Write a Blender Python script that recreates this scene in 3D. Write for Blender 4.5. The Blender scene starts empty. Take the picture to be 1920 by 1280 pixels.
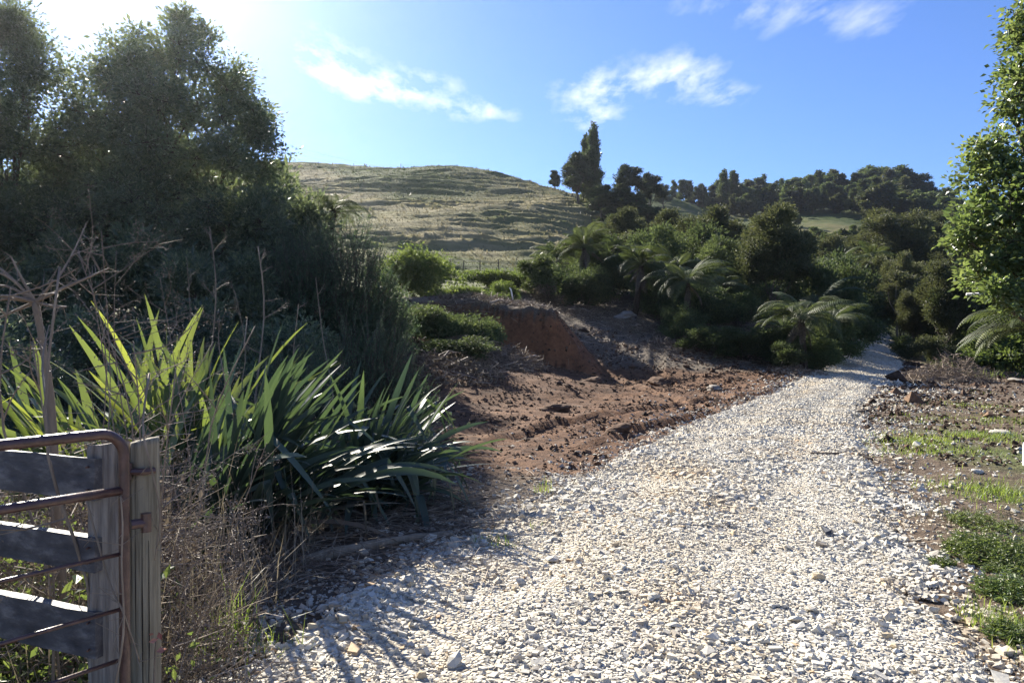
import bpy, math, random
import numpy as np
from mathutils import Vector, Matrix

SC = bpy.context.scene
COL = SC.collection
R = math.radians

# ---------------------------------------------------------------- camera
FPX = 1397.0                      # focal length in photograph pixels (1920 wide)
EYE = 1.6
PITCH = math.atan(15.0 / FPX)     # the horizon lies 15 px above the picture's middle
cam = bpy.data.cameras.new('camera')
cam.sensor_width = 36.0
cam.lens = 36.0 * FPX / 1920.0
cam.clip_end = 5000.0
cam.clip_start = 0.05
camo = bpy.data.objects.new('camera', cam)
COL.objects.link(camo)
camo.location = (0, 0, EYE)
camo.rotation_euler = (R(90) - PITCH, 0, 0)
SC.camera = camo

# ---------------------------------------------------------------- sky and sun
SUN_AZ = R(-29.0)                 # measured from +Y, negative to the left
SUN_EL = R(31.0)
world = bpy.data.worlds.new('World')
SC.world = world
world.use_nodes = True
wn = world.node_tree
wn.nodes.clear()


def nd(nt, typ, **kw):
    n = nt.nodes.new(typ)
    for k, v in kw.items():
        if k.startswith('i_'):
            key = k[2:]
            key = int(key) if key.isdigit() else key.replace('_', ' ')
            n.inputs[key].default_value = v
        else:
            setattr(n, k, v)
    return n


def mth(nt, op, a, b=None, c=None, clamp=False):
    n = nt.nodes.new('ShaderNodeMath')
    n.operation = op
    n.use_clamp = clamp
    for i, v in enumerate((a, b, c)):
        if v is None:
            continue
        if isinstance(v, (int, float)):
            n.inputs[i].default_value = v
        else:
            nt.links.new(v, n.inputs[i])
    return n.outputs[0]


sky = nd(wn, 'ShaderNodeTexSky', sky_type='NISHITA', sun_disc=False)
sky.sun_elevation = SUN_EL
sky.sun_rotation = SUN_AZ
sky.altitude = 100.0
sky.air_density = 1.15
sky.dust_density = 0.12
sky.ozone_density = 3.5
bg = nd(wn, 'ShaderNodeBackground', i_Strength=0.05)
world.cycles.sampling_method = 'MANUAL'
world.cycles.sample_map_resolution = 512
outw = nd(wn, 'ShaderNodeOutputWorld')
# thin clouds: a layer overhead, coordinates = direction / height
tc = nd(wn, 'ShaderNodeTexCoord')
sep = nd(wn, 'ShaderNodeSeparateXYZ')
wn.links.new(tc.outputs['Generated'], sep.inputs[0])
zc = mth(wn, 'MAXIMUM', sep.outputs[2], 0.02)
cu = mth(wn, 'DIVIDE', sep.outputs[0], zc)
cv = mth(wn, 'DIVIDE', sep.outputs[1], zc)
cmb = nd(wn, 'ShaderNodeCombineXYZ')
wn.links.new(cu, cmb.inputs[0])
wn.links.new(mth(wn, 'MULTIPLY', cv, 0.42), cmb.inputs[1])     # clouds stand up from their layer
cmb2 = nd(wn, 'ShaderNodeCombineXYZ')
wn.links.new(cu, cmb2.inputs[0])
wn.links.new(cv, cmb2.inputs[1])
warp = nd(wn, 'ShaderNodeTexNoise', i_Scale=2.2, i_Detail=4.0, i_Roughness=0.6)
wn.links.new(cmb.outputs[0], warp.inputs['Vector'])
wv = nd(wn, 'ShaderNodeVectorMath', operation='MULTIPLY_ADD')
wn.links.new(warp.outputs['Color'], wv.inputs[0])
wv.inputs[1].default_value = (0.2, 0.44, 0.0)
wn.links.new(cmb2.outputs[0], wv.inputs[2])
wsep = nd(wn, 'ShaderNodeSeparateXYZ')
wn.links.new(wv.outputs[0], wsep.inputs[0])
fine = nd(wn, 'ShaderNodeTexNoise', i_Scale=6.5, i_Detail=8.0, i_Roughness=0.6)
wn.links.new(cmb.outputs[0], fine.inputs['Vector'])
big = nd(wn, 'ShaderNodeTexNoise', i_Scale=0.55, i_Detail=2.0, i_Roughness=0.5)
wn.links.new(cmb.outputs[0], big.inputs['Vector'])
# cloud banks in the layer: (u, v, half length, half width, turn, strength)
BANKS = [(-0.66, 2.85, 0.13, 0.28, 0.0, 1.0), (-0.43, 3.08, 0.19, 0.20, 0.3, 1.0), (-0.18, 3.42, 0.19, 0.14, 0.35, 0.75),
         (0.34, 3.12, 0.14, 0.28, 0.0, 0.8), (0.64, 2.98, 0.18, 0.24, -0.2, 0.95), (0.38, 3.5, 0.14, 0.16, 0.3, 0.6),
         (0.92, 3.15, 0.10, 0.14, 0.0, 0.5),
         (0.72, 2.32, 0.24, 0.20, 0.2, 0.42), (1.12, 2.38, 0.28, 0.18, 0.1, 0.34)]
acc = None
for (u0, v0, la, lb, tn, st) in BANKS:
    du = mth(wn, 'SUBTRACT', wsep.outputs[0], u0 + 0.1)
    dv = mth(wn, 'SUBTRACT', wsep.outputs[1], v0 + 0.22)
    c_, s_ = math.cos(tn), math.sin(tn)
    a = mth(wn, 'MULTIPLY_ADD', du, c_ / la, mth(wn, 'MULTIPLY', dv, s_ / la))
    b = mth(wn, 'MULTIPLY_ADD', du, -s_ / lb, mth(wn, 'MULTIPLY', dv, c_ / lb))
    d2 = mth(wn, 'MULTIPLY_ADD', a, a, mth(wn, 'MULTIPLY', b, b))
    m = mth(wn, 'MULTIPLY', mth(wn, 'EXPONENT', mth(wn, 'MULTIPLY', d2, -0.9)), st)
    acc = m if acc is None else mth(wn, 'ADD', acc, m)
# the rest of the sky carries the same scattered clouds
front = mth(wn, 'GREATER_THAN', sep.outputs[1], 0.45)
rest = mth(wn, 'MULTIPLY', mth(wn, 'SUBTRACT', 1.0, front), mth(wn, 'MULTIPLY', mth(wn, 'SUBTRACT', big.outputs[0], 0.5), 5.0, clamp=True))
acc = mth(wn, 'ADD', acc, rest)
fn = mth(wn, 'MULTIPLY_ADD', fine.outputs[0], 3.4, -1.35, clamp=True)
cl = mth(wn, 'MULTIPLY', acc, mth(wn, 'ADD', fn, 0.12))
cl = mth(wn, 'SUBTRACT', cl, 0.1)
cl = mth(wn, 'MULTIPLY', cl, 1.05, clamp=True)
lowfade = mth(wn, 'MULTIPLY', mth(wn, 'SUBTRACT', sep.outputs[2], 0.05), 12.0, clamp=True)
cl = mth(wn, 'MULTIPLY', cl, lowfade)
cl = mth(wn, 'MINIMUM', cl, 0.8)
mixc = nd(wn, 'ShaderNodeMix', data_type='RGBA')
mixc.inputs['B'].default_value = (9.0, 9.3, 10.0, 1)
wn.links.new(cl, mixc.inputs['Factor'])
skc = nd(wn, 'ShaderNodeMix', data_type='RGBA', blend_type='MULTIPLY')
skc.inputs['Factor'].default_value = 1.0
skc.inputs['B'].default_value = (0.60, 0.745, 1.12, 1)
wn.links.new(sky.outputs[0], skc.inputs['A'])
wn.links.new(skc.outputs['Result'], mixc.inputs['A'])
wn.links.new(mixc.outputs['Result'], bg.inputs['Color'])
wn.links.new(bg.outputs[0], outw.inputs['Surface'])

sun_vec = Vector((math.sin(SUN_AZ) * math.cos(SUN_EL), math.cos(SUN_AZ) * math.cos(SUN_EL), math.sin(SUN_EL)))
sl = bpy.data.lights.new('sun', 'SUN')
sl.energy = 5.0
sl.angle = R(0.53)
sl.color = (1.0, 0.93, 0.80)
so = bpy.data.objects.new('sun', sl)
COL.objects.link(so)
so.rotation_euler = sun_vec.to_track_quat('Z', 'Y').to_euler()
so.location = (-20, 40, 40)

SC.view_settings.view_transform = 'Standard'
SC.view_settings.look = 'None'
SC.view_settings.gamma = 1.0
SC.view_settings.exposure = 1.68
SC.render.engine = 'CYCLES'
SC.cycles.max_bounces = 6
SC.cycles.diffuse_bounces = 3
SC.cycles.glossy_bounces = 2
SC.cycles.transmission_bounces = 4
SC.cycles.transparent_max_bounces = 4
SC.cycles.caustics_reflective = False
SC.cycles.caustics_refractive = False
SC.cycles.sample_clamp_indirect = 6.0
SC.cycles.use_denoising = True

# ---------------------------------------------------------------- helpers
def P(px, py, Y):
    """A point of the place from where the photograph shows it and how far away it stands."""
    dx = (px - 960.0) / FPX
    dy = -(py - 640.0) / FPX
    c, s = math.cos(PITCH), math.sin(PITCH)
    fy, fz = c + dy * s, -s + dy * c
    t = Y / fy
    return np.array((dx * t, Y, EYE + fz * t))


def _hash(ix, iy, seed):
    n = (ix.astype(np.int64) * 374761393 + iy.astype(np.int64) * 668265263 + seed * 974634777) & 0xFFFFFFFF
    n = ((n ^ (n >> 13)) * 1274126177) & 0xFFFFFFFF
    return ((n ^ (n >> 16)) & 0xFFFF) / 65535.0


def vnoise(x, y, seed=0):
    x = np.asarray(x, float); y = np.asarray(y, float)
    ix, iy = np.floor(x), np.floor(y)
    fx, fy = x - ix, y - iy
    fx = fx * fx * fx * (fx * (fx * 6 - 15) + 10); fy = fy * fy * fy * (fy * (fy * 6 - 15) + 10)
    a = _hash(ix, iy, seed); b = _hash(ix + 1, iy, seed)
    c = _hash(ix, iy + 1, seed); d = _hash(ix + 1, iy + 1, seed)
    return (a + (b - a) * fx) * (1 - fy) + (c + (d - c) * fx) * fy


def fbm(x, y, sc, octv=4, seed=0, rough=0.5):
    """about -1 .. 1"""
    v = 0.0; amp = 1.0; tot = 0.0
    x = np.asarray(x, float) / sc; y = np.asarray(y, float) / sc
    for o in range(octv):
        v = v + amp * (vnoise(x, y, seed + o * 17) * 2 - 1)
        tot += amp; amp *= rough; x = x * 2.03 + 13.1; y = y * 2.03 + 7.7
    return v / tot * 1.6


def sstep(a, b, x):
    t = np.clip((np.asarray(x, float) - a) / (b - a), 0, 1)
    return t * t * (3 - 2 * t)


def mesh_np(name, V, tris=None, quads=None, mat=None, attrs=None, smooth=False):
    me = bpy.data.meshes.new(name)
    V = np.ascontiguousarray(V, dtype=np.float32)
    nt = 0 if tris is None else len(tris)
    nq = 0 if quads is None else len(quads)
    me.vertices.add(len(V))
    me.vertices.foreach_set('co', V.ravel())
    loops = []
    starts = []
    if nt:
        loops.append(np.asarray(tris, np.int32).ravel()); starts.append(np.arange(nt, dtype=np.int32) * 3)
    if nq:
        loops.append(np.asarray(quads, np.int32).ravel()); starts.append(nt * 3 + np.arange(nq, dtype=np.int32) * 4)
    lp = np.concatenate(loops); st = np.concatenate(starts)
    me.loops.add(len(lp)); me.loops.foreach_set('vertex_index', lp)
    me.polygons.add(len(st)); me.polygons.foreach_set('loop_start', st)
    me.polygons.foreach_set('use_smooth', np.full(len(st), smooth))
    if attrs:
        for k, a in attrs.items():
            at = me.attributes.new(k, 'FLOAT', 'POINT')
            at.data.foreach_set('value', np.ascontiguousarray(a, dtype=np.float32))
    me.update(calc_edges=True)
    if mat is not None:
        me.materials.append(mat)
    return me


class MB:
    """collects pieces of one part, then links them as one mesh object"""

    def __init__(s):
        s.V = []; s.T = []; s.Q = []; s.A = []; s.n = 0

    def add(s, V, T=None, Q=None, tint=0.5):
        V = np.asarray(V, float)
        if T is not None and len(T): s.T.append(np.asarray(T) + s.n)
        if Q is not None and len(Q): s.Q.append(np.asarray(Q) + s.n)
        s.V.append(V); s.n += len(V)
        s.A.append(np.full(len(V), tint) if np.isscalar(tint) else np.asarray(tint))
        return s

    def mesh(s, name, mat, smooth=False):
        return mesh_np(name, np.concatenate(s.V), np.concatenate(s.T) if s.T else None,
                       np.concatenate(s.Q) if s.Q else None, mat, {'tint': np.concatenate(s.A)}, smooth)

    def build(s, name, mat, parent=None, smooth=False):
        return link(name, s.mesh(name, mat, smooth), parent)

    def tube(s, pts, rad, k=6, tint=0.5, cap=True):
        pts = np.asarray(pts, float); n = len(pts)
        rad = np.broadcast_to(np.asarray(rad, float), (n,))
        d = np.gradient(pts, axis=0)
        d /= np.linalg.norm(d, axis=1)[:, None] + 1e-9
        u = np.zeros((n, 3))
        r0 = np.array((0.0, 0.0, 1.0)) if abs(d[0, 2]) < 0.8 else np.array((1.0, 0.0, 0.0))
        for q in range(n):                      # carry the frame along the path
            r0 = r0 - d[q] * r0.dot(d[q]); r0 = r0 / (np.linalg.norm(r0) + 1e-9); u[q] = r0
        v = np.cross(d, u)
        a = np.arange(k) * 2 * math.pi / k
        ring = pts[:, None, :] + rad[:, None, None] * (np.cos(a)[None, :, None] * u[:, None, :] + np.sin(a)[None, :, None] * v[:, None, :])
        V = ring.reshape(-1, 3)
        i = np.arange(n - 1)[:, None] * k; j = np.arange(k)[None, :]; j2 = (j + 1) % k
        Q = np.stack((i + j, i + k + j, i + k + j2, i + j2), -1).reshape(-1, 4)
        T = None
        if cap and k > 2:
            V = np.concatenate((V, pts[:1], pts[-1:]))
            jj = np.arange(k); b = n * k
            T = np.concatenate((np.stack((np.full(k, b), jj, (jj + 1) % k), -1),
                                np.stack((np.full(k, b + 1), (n - 1) * k + (jj + 1) % k, (n - 1) * k + jj), -1)))
        return s.add(V, T, Q, tint)

    def sticks(s, A, B, r0, r1, tint=0.5, bend=None):
        """many three-sided twigs at once, A to B"""
        A = np.asarray(A, float); B = np.asarray(B, float); n = len(A)
        d = B - A; L = np.linalg.norm(d, axis=1)[:, None] + 1e-9; d = d / L
        ref = np.where(np.abs(d[:, 2:3]) < 0.8, np.array((0.0, 0, 1.0)), np.array((1.0, 0, 0)))
        u = np.cross(d, ref); u /= np.linalg.norm(u, axis=1)[:, None] + 1e-9
        v = np.cross(d, u)
        r0 = np.broadcast_to(np.asarray(r0, float), (n,))[:, None]; r1 = np.broadcast_to(np.asarray(r1, float), (n,))[:, None]
        M = (A + B) / 2
        if bend is not None: M = M + bend
        rings = []
        for C, r in ((A, r0), (M, (r0 + r1) / 2), (B, r1)):
            for k in range(3):
                a = k * 2.0944
                rings.append(C + r * (math.cos(a) * u + math.sin(a) * v))
        V = np.stack(rings, 1).reshape(-1, 3)
        base = (np.arange(n) * 9)[:, None]
        q = np.array([[0, 3, 4, 1], [1, 4, 5, 2], [2, 5, 3, 0], [3, 6, 7, 4], [4, 7, 8, 5], [5, 8, 6, 3]])
        Q = (base[:, :, None] + q[None]).reshape(-1, 4)
        t = tint if np.isscalar(tint) else np.repeat(tint, 9)
        return s.add(V, None, Q, t)

    def leaves(s, C, A, N, L, W, tint=0.5, fold=0.15):
        """many small folded leaves: centre C, along A, facing N"""
        C = np.asarray(C, float); n = len(C)
        A = A / (np.linalg.norm(A, axis=1)[:, None] + 1e-9)
        B = np.cross(N, A); B /= np.linalg.norm(B, axis=1)[:, None] + 1e-9
        N = np.cross(A, B)
        L = np.broadcast_to(np.asarray(L, float), (n,))[:, None]; W = np.broadcast_to(np.asarray(W, float), (n,))[:, None]
        V = np.stack((C - A * L * .5, C + B * W * .5 + N * W * fold - A * L * .06, C + A * L * .5 - N * L * .08, C - B * W * .5 + N * W * fold - A * L * .06), 1).reshape(-1, 3)
        b = (np.arange(n) * 4)[:, None]
        T = np.concatenate((b + np.array([[0, 2, 1]]), b + np.array([[0, 3, 2]])))
        t = tint if np.isscalar(tint) else np.repeat(tint, 4)
        return s.add(V, T, None, t)

    def box(s, c, size, rot=None, tint=0.5, bevel=0.0):
        x, y, z = np.asarray(size, float) / 2
        V = np.array([(sx * x, sy * y, sz * z) for sz in (-1, 1) for sy in (-1, 1) for sx in (-1, 1)])
        if rot is not None: V = V @ np.asarray(rot).T
        Q = [(0, 2, 3, 1), (4, 5, 7, 6), (0, 1, 5, 4), (2, 6, 7, 3), (0, 4, 6, 2), (1, 3, 7, 5)]
        return s.add(V + np.asarray(c), None, Q, tint)


def link(name, me, parent=None):
    o = bpy.data.objects.new(name, me)
    COL.objects.link(o)
    if parent is not None: o.parent = parent
    return o


def tag(o, label=None, cat=None, group=None, kind=None):
    if label: o['label'] = label
    if cat: o['category'] = cat
    if group: o['group'] = group
    if kind: o['kind'] = kind
    return o


def empty(name, loc, label, cat, group=None, rz=0.0, sc=1.0):
    o = bpy.data.objects.new(name, None)
    o.empty_display_size = 0.2
    COL.objects.link(o)
    o.location = [float(v) for v in loc]
    o.rotation_euler = (0, 0, rz)
    o.scale = (sc, sc, sc) if np.isscalar(sc) else sc
    return tag(o, label, cat, group)


def unit(v):
    return v / (np.linalg.norm(v, axis=-1, keepdims=True) + 1e-9)


def rnd_dirs(rng, n):
    return unit(rng.normal(size=(n, 3)))


# ---------------------------------------------------------------- materials
def newmat(name):
    m = bpy.data.materials.new(name)
    m.use_nodes = True
    nt = m.node_tree
    nt.nodes.clear()
    return m, nt, nd(nt, 'ShaderNodeOutputMaterial')


def ramp(nt, fac, stops, interp='LINEAR'):
    r = nt.nodes.new('ShaderNodeValToRGB')
    r.color_ramp.interpolation = interp
    while len(r.color_ramp.elements) < len(stops): r.color_ramp.elements.new(0.5)
    for e, (p, c) in zip(r.color_ramp.elements, stops):
        e.position = p; e.color = (*c, 1) if len(c) == 3 else c
    if fac is not None: nt.links.new(fac, r.inputs[0])
    return r.outputs[0]


def mix(nt, fac, a, b, mode='MIX'):
    n = nt.nodes.new('ShaderNodeMix')
    n.data_type = 'RGBA'; n.blend_type = mode
    for k, v in (('Factor', fac), ('A', a), ('B', b)):
        if isinstance(v, (int, float)): n.inputs[k].default_value = v
        elif isinstance(v, tuple): n.inputs[k].default_value = (*v, 1)
        else: nt.links.new(v, n.inputs[k])
    return n.outputs['Result']


def noise(nt, scale, detail=4.0, rough=0.55, vec=None, obj=True, dist=0.0):
    n = nd(nt, 'ShaderNodeTexNoise', i_Scale=scale, i_Detail=detail, i_Roughness=rough, i_Distortion=dist)
    if vec is None:
        t = nt.nodes.new('ShaderNodeTexCoord')
        vec = t.outputs['Object']
    nt.links.new(vec, n.inputs['Vector'])
    return n.outputs[0]


def attr(nt, name):
    a = nt.nodes.new('ShaderNodeAttribute')
    a.attribute_name = name
    return a.outputs['Fac']


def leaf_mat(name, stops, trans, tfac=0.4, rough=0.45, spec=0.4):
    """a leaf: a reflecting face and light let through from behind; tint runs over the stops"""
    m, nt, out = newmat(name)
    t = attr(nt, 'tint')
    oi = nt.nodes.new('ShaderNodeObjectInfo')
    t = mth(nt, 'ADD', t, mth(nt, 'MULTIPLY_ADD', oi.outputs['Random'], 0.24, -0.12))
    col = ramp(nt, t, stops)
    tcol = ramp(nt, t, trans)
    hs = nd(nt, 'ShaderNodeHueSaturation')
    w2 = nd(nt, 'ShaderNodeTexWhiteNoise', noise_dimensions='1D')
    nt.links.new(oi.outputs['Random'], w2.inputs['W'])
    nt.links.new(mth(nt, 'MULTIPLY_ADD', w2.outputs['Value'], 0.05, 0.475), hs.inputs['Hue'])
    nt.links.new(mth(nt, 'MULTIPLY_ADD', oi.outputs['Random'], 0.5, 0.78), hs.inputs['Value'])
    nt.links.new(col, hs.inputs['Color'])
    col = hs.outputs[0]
    pb = nd(nt, 'ShaderNodeBsdfPrincipled', i_Roughness=rough)
    pb.inputs['Specular IOR Level'].default_value = spec
    nt.links.new(col, pb.inputs['Base Color'])
    tr = nt.nodes.new('ShaderNodeBsdfTranslucent')
    nt.links.new(tcol, tr.inputs['Color'])
    ms = nd(nt, 'ShaderNodeMixShader', i_0=tfac)
    nt.links.new(pb.outputs[0], ms.inputs[1]); nt.links.new(tr.outputs[0], ms.inputs[2])
    nt.links.new(ms.outputs[0], out.inputs[0])
    return m


def solid_mat(name, stops, scale=20.0, rough=0.85, stretch=(1, 1, 1), bump=0.3, spec=0.25, tintmix=0.5, detail=6.0, metal=0.0):
    """bark, wood, rust: noise over the stops, shifted by the tint of each piece"""
    m, nt, out = newmat(name)
    tcn = nt.nodes.new('ShaderNodeTexCoord')
    mp = nt.nodes.new('ShaderNodeMapping')
    mp.inputs['Scale'].default_value = stretch
    nt.links.new(tcn.outputs['Object'], mp.inputs[0])
    nz = noise(nt, scale, detail, 0.65, mp.outputs[0])
    f = mth(nt, 'MULTIPLY_ADD', mth(nt, 'SUBTRACT', attr(nt, 'tint'), 0.5), tintmix, nz)
    col = ramp(nt, f, stops)
    pb = nd(nt, 'ShaderNodeBsdfPrincipled', i_Roughness=rough, i_Metallic=metal)
    pb.inputs['Specular IOR Level'].default_value = spec
    nt.links.new(col, pb.inputs['Base Color'])
    if bump:
        bp = nd(nt, 'ShaderNodeBump', i_Strength=bump, i_Distance=0.02)
        nt.links.new(nz, bp.inputs['Height']); nt.links.new(bp.outputs[0], pb.inputs['Normal'])
    nt.links.new(pb.outputs[0], out.inputs[0])
    return m


M = {}
# leaves: (stops of the face), (stops of the light let through)
M['broadleaf'] = leaf_mat('dark_broadleaf', [(0.0, (0.052, 0.076, 0.056)), (0.6, (0.080, 0.110, 0.074)), (1.0, (0.125, 0.155, 0.09))],
                          [(0.0, (0.10, 0.14, 0.06)), (1.0, (0.27, 0.32, 0.12))], 0.38, 0.34, 0.5)
M['shrub'] = leaf_mat('dark_shrub_leaf', [(0.0, (0.034, 0.054, 0.030)), (0.6, (0.060, 0.088, 0.042)), (1.0, (0.105, 0.13, 0.058))],
                      [(0.0, (0.06, 0.09, 0.03)), (1.0, (0.17, 0.21, 0.065))], 0.32, 0.65, 0.18)
M['maple'] = leaf_mat('bright_leaf', [(0.0, (0.060, 0.092, 0.036)), (0.6, (0.11, 0.15, 0.06)), (1.0, (0.19, 0.22, 0.095))],
                      [(0.0, (0.12, 0.18, 0.04)), (1.0, (0.32, 0.38, 0.11))], 0.4, 0.36, 0.6)
M['kanuka'] = leaf_mat('small_olive_leaf', [(0.0, (0.030, 0.040, 0.020)), (0.5, (0.066, 0.077, 0.038)), (1.0, (0.125, 0.13, 0.066))],
                       [(0.0, (0.045, 0.06, 0.022)), (1.0, (0.17, 0.18, 0.065))], 0.32, 0.55, 0.3)
M['pine'] = leaf_mat('dark_conifer_leaf', [(0.0, (0.024, 0.040, 0.026)), (0.6, (0.046, 0.066, 0.036)), (1.0, (0.085, 0.11, 0.05))],
                     [(0.0, (0.04, 0.055, 0.02)), (1.0, (0.12, 0.15, 0.045))], 0.28, 0.55, 0.3)
M['poplar'] = leaf_mat('poplar_leaf', [(0.0, (0.039, 0.058, 0.026)), (0.6, (0.065, 0.085, 0.036)), (1.0, (0.08, 0.10, 0.045))],
                       [(0.0, (0.070, 0.098, 0.028)), (1.0, (0.12, 0.15, 0.04))], 0.32, 0.4, 0.5)
M['bush'] = leaf_mat('hill_bush_leaf', [(0.0, (0.032, 0.052, 0.028)), (0.5, (0.066, 0.094, 0.046)), (1.0, (0.125, 0.15, 0.066))],
                     [(0.0, (0.06, 0.09, 0.03)), (1.0, (0.20, 0.25, 0.075))], 0.32, 0.6, 0.25)
M['fern'] = leaf_mat('fern_frond', [(0.0, (0.030, 0.044, 0.020)), (0.6, (0.056, 0.075, 0.031)), (1.0, (0.105, 0.122, 0.052))],
                     [(0.0, (0.045, 0.068, 0.02)), (1.0, (0.15, 0.18, 0.055))], 0.33, 0.6, 0.2)
M['creeper'] = leaf_mat('creeper_leaf', [(0.0, (0.034, 0.056, 0.020)), (0.6, (0.064, 0.098, 0.034)), (1.0, (0.12, 0.155, 0.05))],
                        [(0.0, (0.09, 0.14, 0.03)), (1.0, (0.25, 0.31, 0.07))], 0.38, 0.6, 0.2)
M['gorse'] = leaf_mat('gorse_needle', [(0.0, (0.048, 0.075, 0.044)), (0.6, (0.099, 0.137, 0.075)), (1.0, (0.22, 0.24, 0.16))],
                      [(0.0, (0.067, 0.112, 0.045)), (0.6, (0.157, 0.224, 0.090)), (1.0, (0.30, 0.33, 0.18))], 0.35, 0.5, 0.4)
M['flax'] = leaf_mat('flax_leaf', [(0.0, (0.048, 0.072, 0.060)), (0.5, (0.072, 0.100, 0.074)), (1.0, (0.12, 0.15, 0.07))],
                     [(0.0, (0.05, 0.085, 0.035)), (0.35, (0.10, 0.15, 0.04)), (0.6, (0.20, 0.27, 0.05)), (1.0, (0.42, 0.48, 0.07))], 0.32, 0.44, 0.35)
M['dead_flax'] = leaf_mat('dead_flax_leaf', [(0.0, (0.13, 0.11, 0.085)), (1.0, (0.36, 0.315, 0.24))],
                          [(0.0, (0.11, 0.09, 0.06)), (1.0, (0.28, 0.24, 0.16))], 0.25, 0.55, 0.25)
M['grass'] = leaf_mat('green_grass', [(0.0, (0.045, 0.085, 0.018)), (0.6, (0.085, 0.14, 0.028)), (1.0, (0.17, 0.19, 0.06))],
                      [(0.0, (0.16, 0.26, 0.03)), (1.0, (0.38, 0.44, 0.09))], 0.45, 0.45, 0.35)
M['dry_grass'] = leaf_mat('dry_hill_grass', [(0.0, (0.055, 0.075, 0.032)), (0.5, (0.11, 0.108, 0.060)), (1.0, (0.20, 0.175, 0.11))],
                          [(0.0, (0.07, 0.10, 0.035)), (0.5, (0.14, 0.135, 0.068)), (1.0, (0.23, 0.20, 0.12))], 0.33, 0.6, 0.2)
M['weed'] = leaf_mat('weed_leaf', [(0.0, (0.048, 0.077, 0.024)), (0.6, (0.090, 0.130, 0.041)), (1.0, (0.14, 0.165, 0.055))],
                     [(0.0, (0.125, 0.188, 0.037)), (1.0, (0.26, 0.31, 0.07))], 0.4, 0.45, 0.4)
M['red_leaf'] = leaf_mat('red_leaf', [(0.0, (0.22, 0.08, 0.07)), (1.0, (0.42, 0.22, 0.17))],
                         [(0.0, (0.35, 0.12, 0.09)), (1.0, (0.5, 0.28, 0.18))], 0.4, 0.4, 0.4)
M['dead_leaf'] = leaf_mat('dead_leaf', [(0.0, (0.06, 0.048, 0.038)), (0.5, (0.135, 0.11, 0.085)), (1.0, (0.24, 0.20, 0.155))],
                          [(0.0, (0.06, 0.045, 0.03)), (1.0, (0.2, 0.16, 0.11))], 0.25, 0.6, 0.2)
M['bark'] = solid_mat('tree_bark', [(0.25, (0.035, 0.028, 0.022)), (0.7, (0.13, 0.105, 0.085))], 18, 0.9, (1, 1, 0.25), 0.5)
M['pale_bark'] = solid_mat('pale_bark', [(0.2, (0.10, 0.08, 0.06)), (0.75, (0.30, 0.25, 0.19))], 18, 0.9, (1, 1, 0.2), 0.5)
M['fern_trunk'] = solid_mat('fern_trunk', [(0.3, (0.018, 0.013, 0.010)), (0.75, (0.075, 0.055, 0.04))], 30, 0.95, (1, 1, 0.4), 0.8)
M['twig'] = solid_mat('dry_twig', [(0.1, (0.08, 0.058, 0.042)), (0.5, (0.19, 0.145, 0.108)), (0.9, (0.42, 0.34, 0.26))], 12, 0.7, (1, 1, 1), 0.2, 0.3, 0.8)
M['stalk'] = solid_mat('dead_stalk', [(0.1, (0.10, 0.075, 0.055)), (0.55, (0.21, 0.165, 0.125)), (0.9, (0.38, 0.31, 0.24))], 25, 0.7, (1, 1, .2), 0.2, 0.3, 0.6)
M['old_wood'] = solid_mat('weathered_wood', [(0.25, (0.10, 0.085, 0.075)), (0.5, (0.24, 0.21, 0.185)), (0.75, (0.40, 0.36, 0.31))], 22, 0.85, (3, 3, 0.15), 0.8, 0.25, 0.3)
M['new_wood'] = solid_mat('treated_pine', [(0.3, (0.10, 0.085, 0.06)), (0.5, (0.25, 0.215, 0.155)), (0.75, (0.36, 0.32, 0.24))], 20, 0.8, (3, 3, 0.12), 0.6, 0.25, 0.3)
M['board'] = solid_mat('weathered_board', [(0.3, (0.028, 0.028, 0.036)), (0.5, (0.075, 0.072, 0.080)), (0.75, (0.26, 0.245, 0.24))], 5, 0.6, (0.6, 3, 3), 0.5, 0.4, 0.3)
M['rust'] = solid_mat('rusty_pipe', [(0.2, (0.030, 0.014, 0.014)), (0.5, (0.070, 0.033, 0.029)), (0.8, (0.14, 0.072, 0.055))], 30, 0.36, (1, 1, 1), 0.2, 0.6, 0.2)
M['wire'] = solid_mat('fence_wire', [(0.2, (0.10, 0.09, 0.085)), (0.8, (0.25, 0.24, 0.23))], 30, 0.45, (1, 1, 1), 0.0, 0.5, 0.2, 3.0, 0.6)
M['clod'] = solid_mat('soil_clod', [(0.15, (0.035, 0.022, 0.016)), (0.5, (0.098, 0.060, 0.040)), (0.9, (0.20, 0.130, 0.085))], 9, 0.95, (1, 1, 1), 0.5, 0.15, 0.9)
M['dark_plastic'] = solid_mat('dark_scrap', [(0.2, (0.012, 0.014, 0.02)), (0.8, (0.035, 0.04, 0.055))], 12, 0.5, (1, 1, 1), 0.2, 0.4, 0.2)
M['white_paint'] = solid_mat('white_paint', [(0.2, (0.6, 0.6, 0.57)), (0.8, (0.8, 0.79, 0.76))], 6, 0.5, (1, 1, 1), 0.1, 0.4, 0.2)
M['rock'] = solid_mat('pale_rock', [(0.2, (0.14, 0.125, 0.11)), (0.8, (0.30, 0.275, 0.24))], 5, 0.9, (1, 1, 1), 0.8, 0.25, 0.2)

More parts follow.
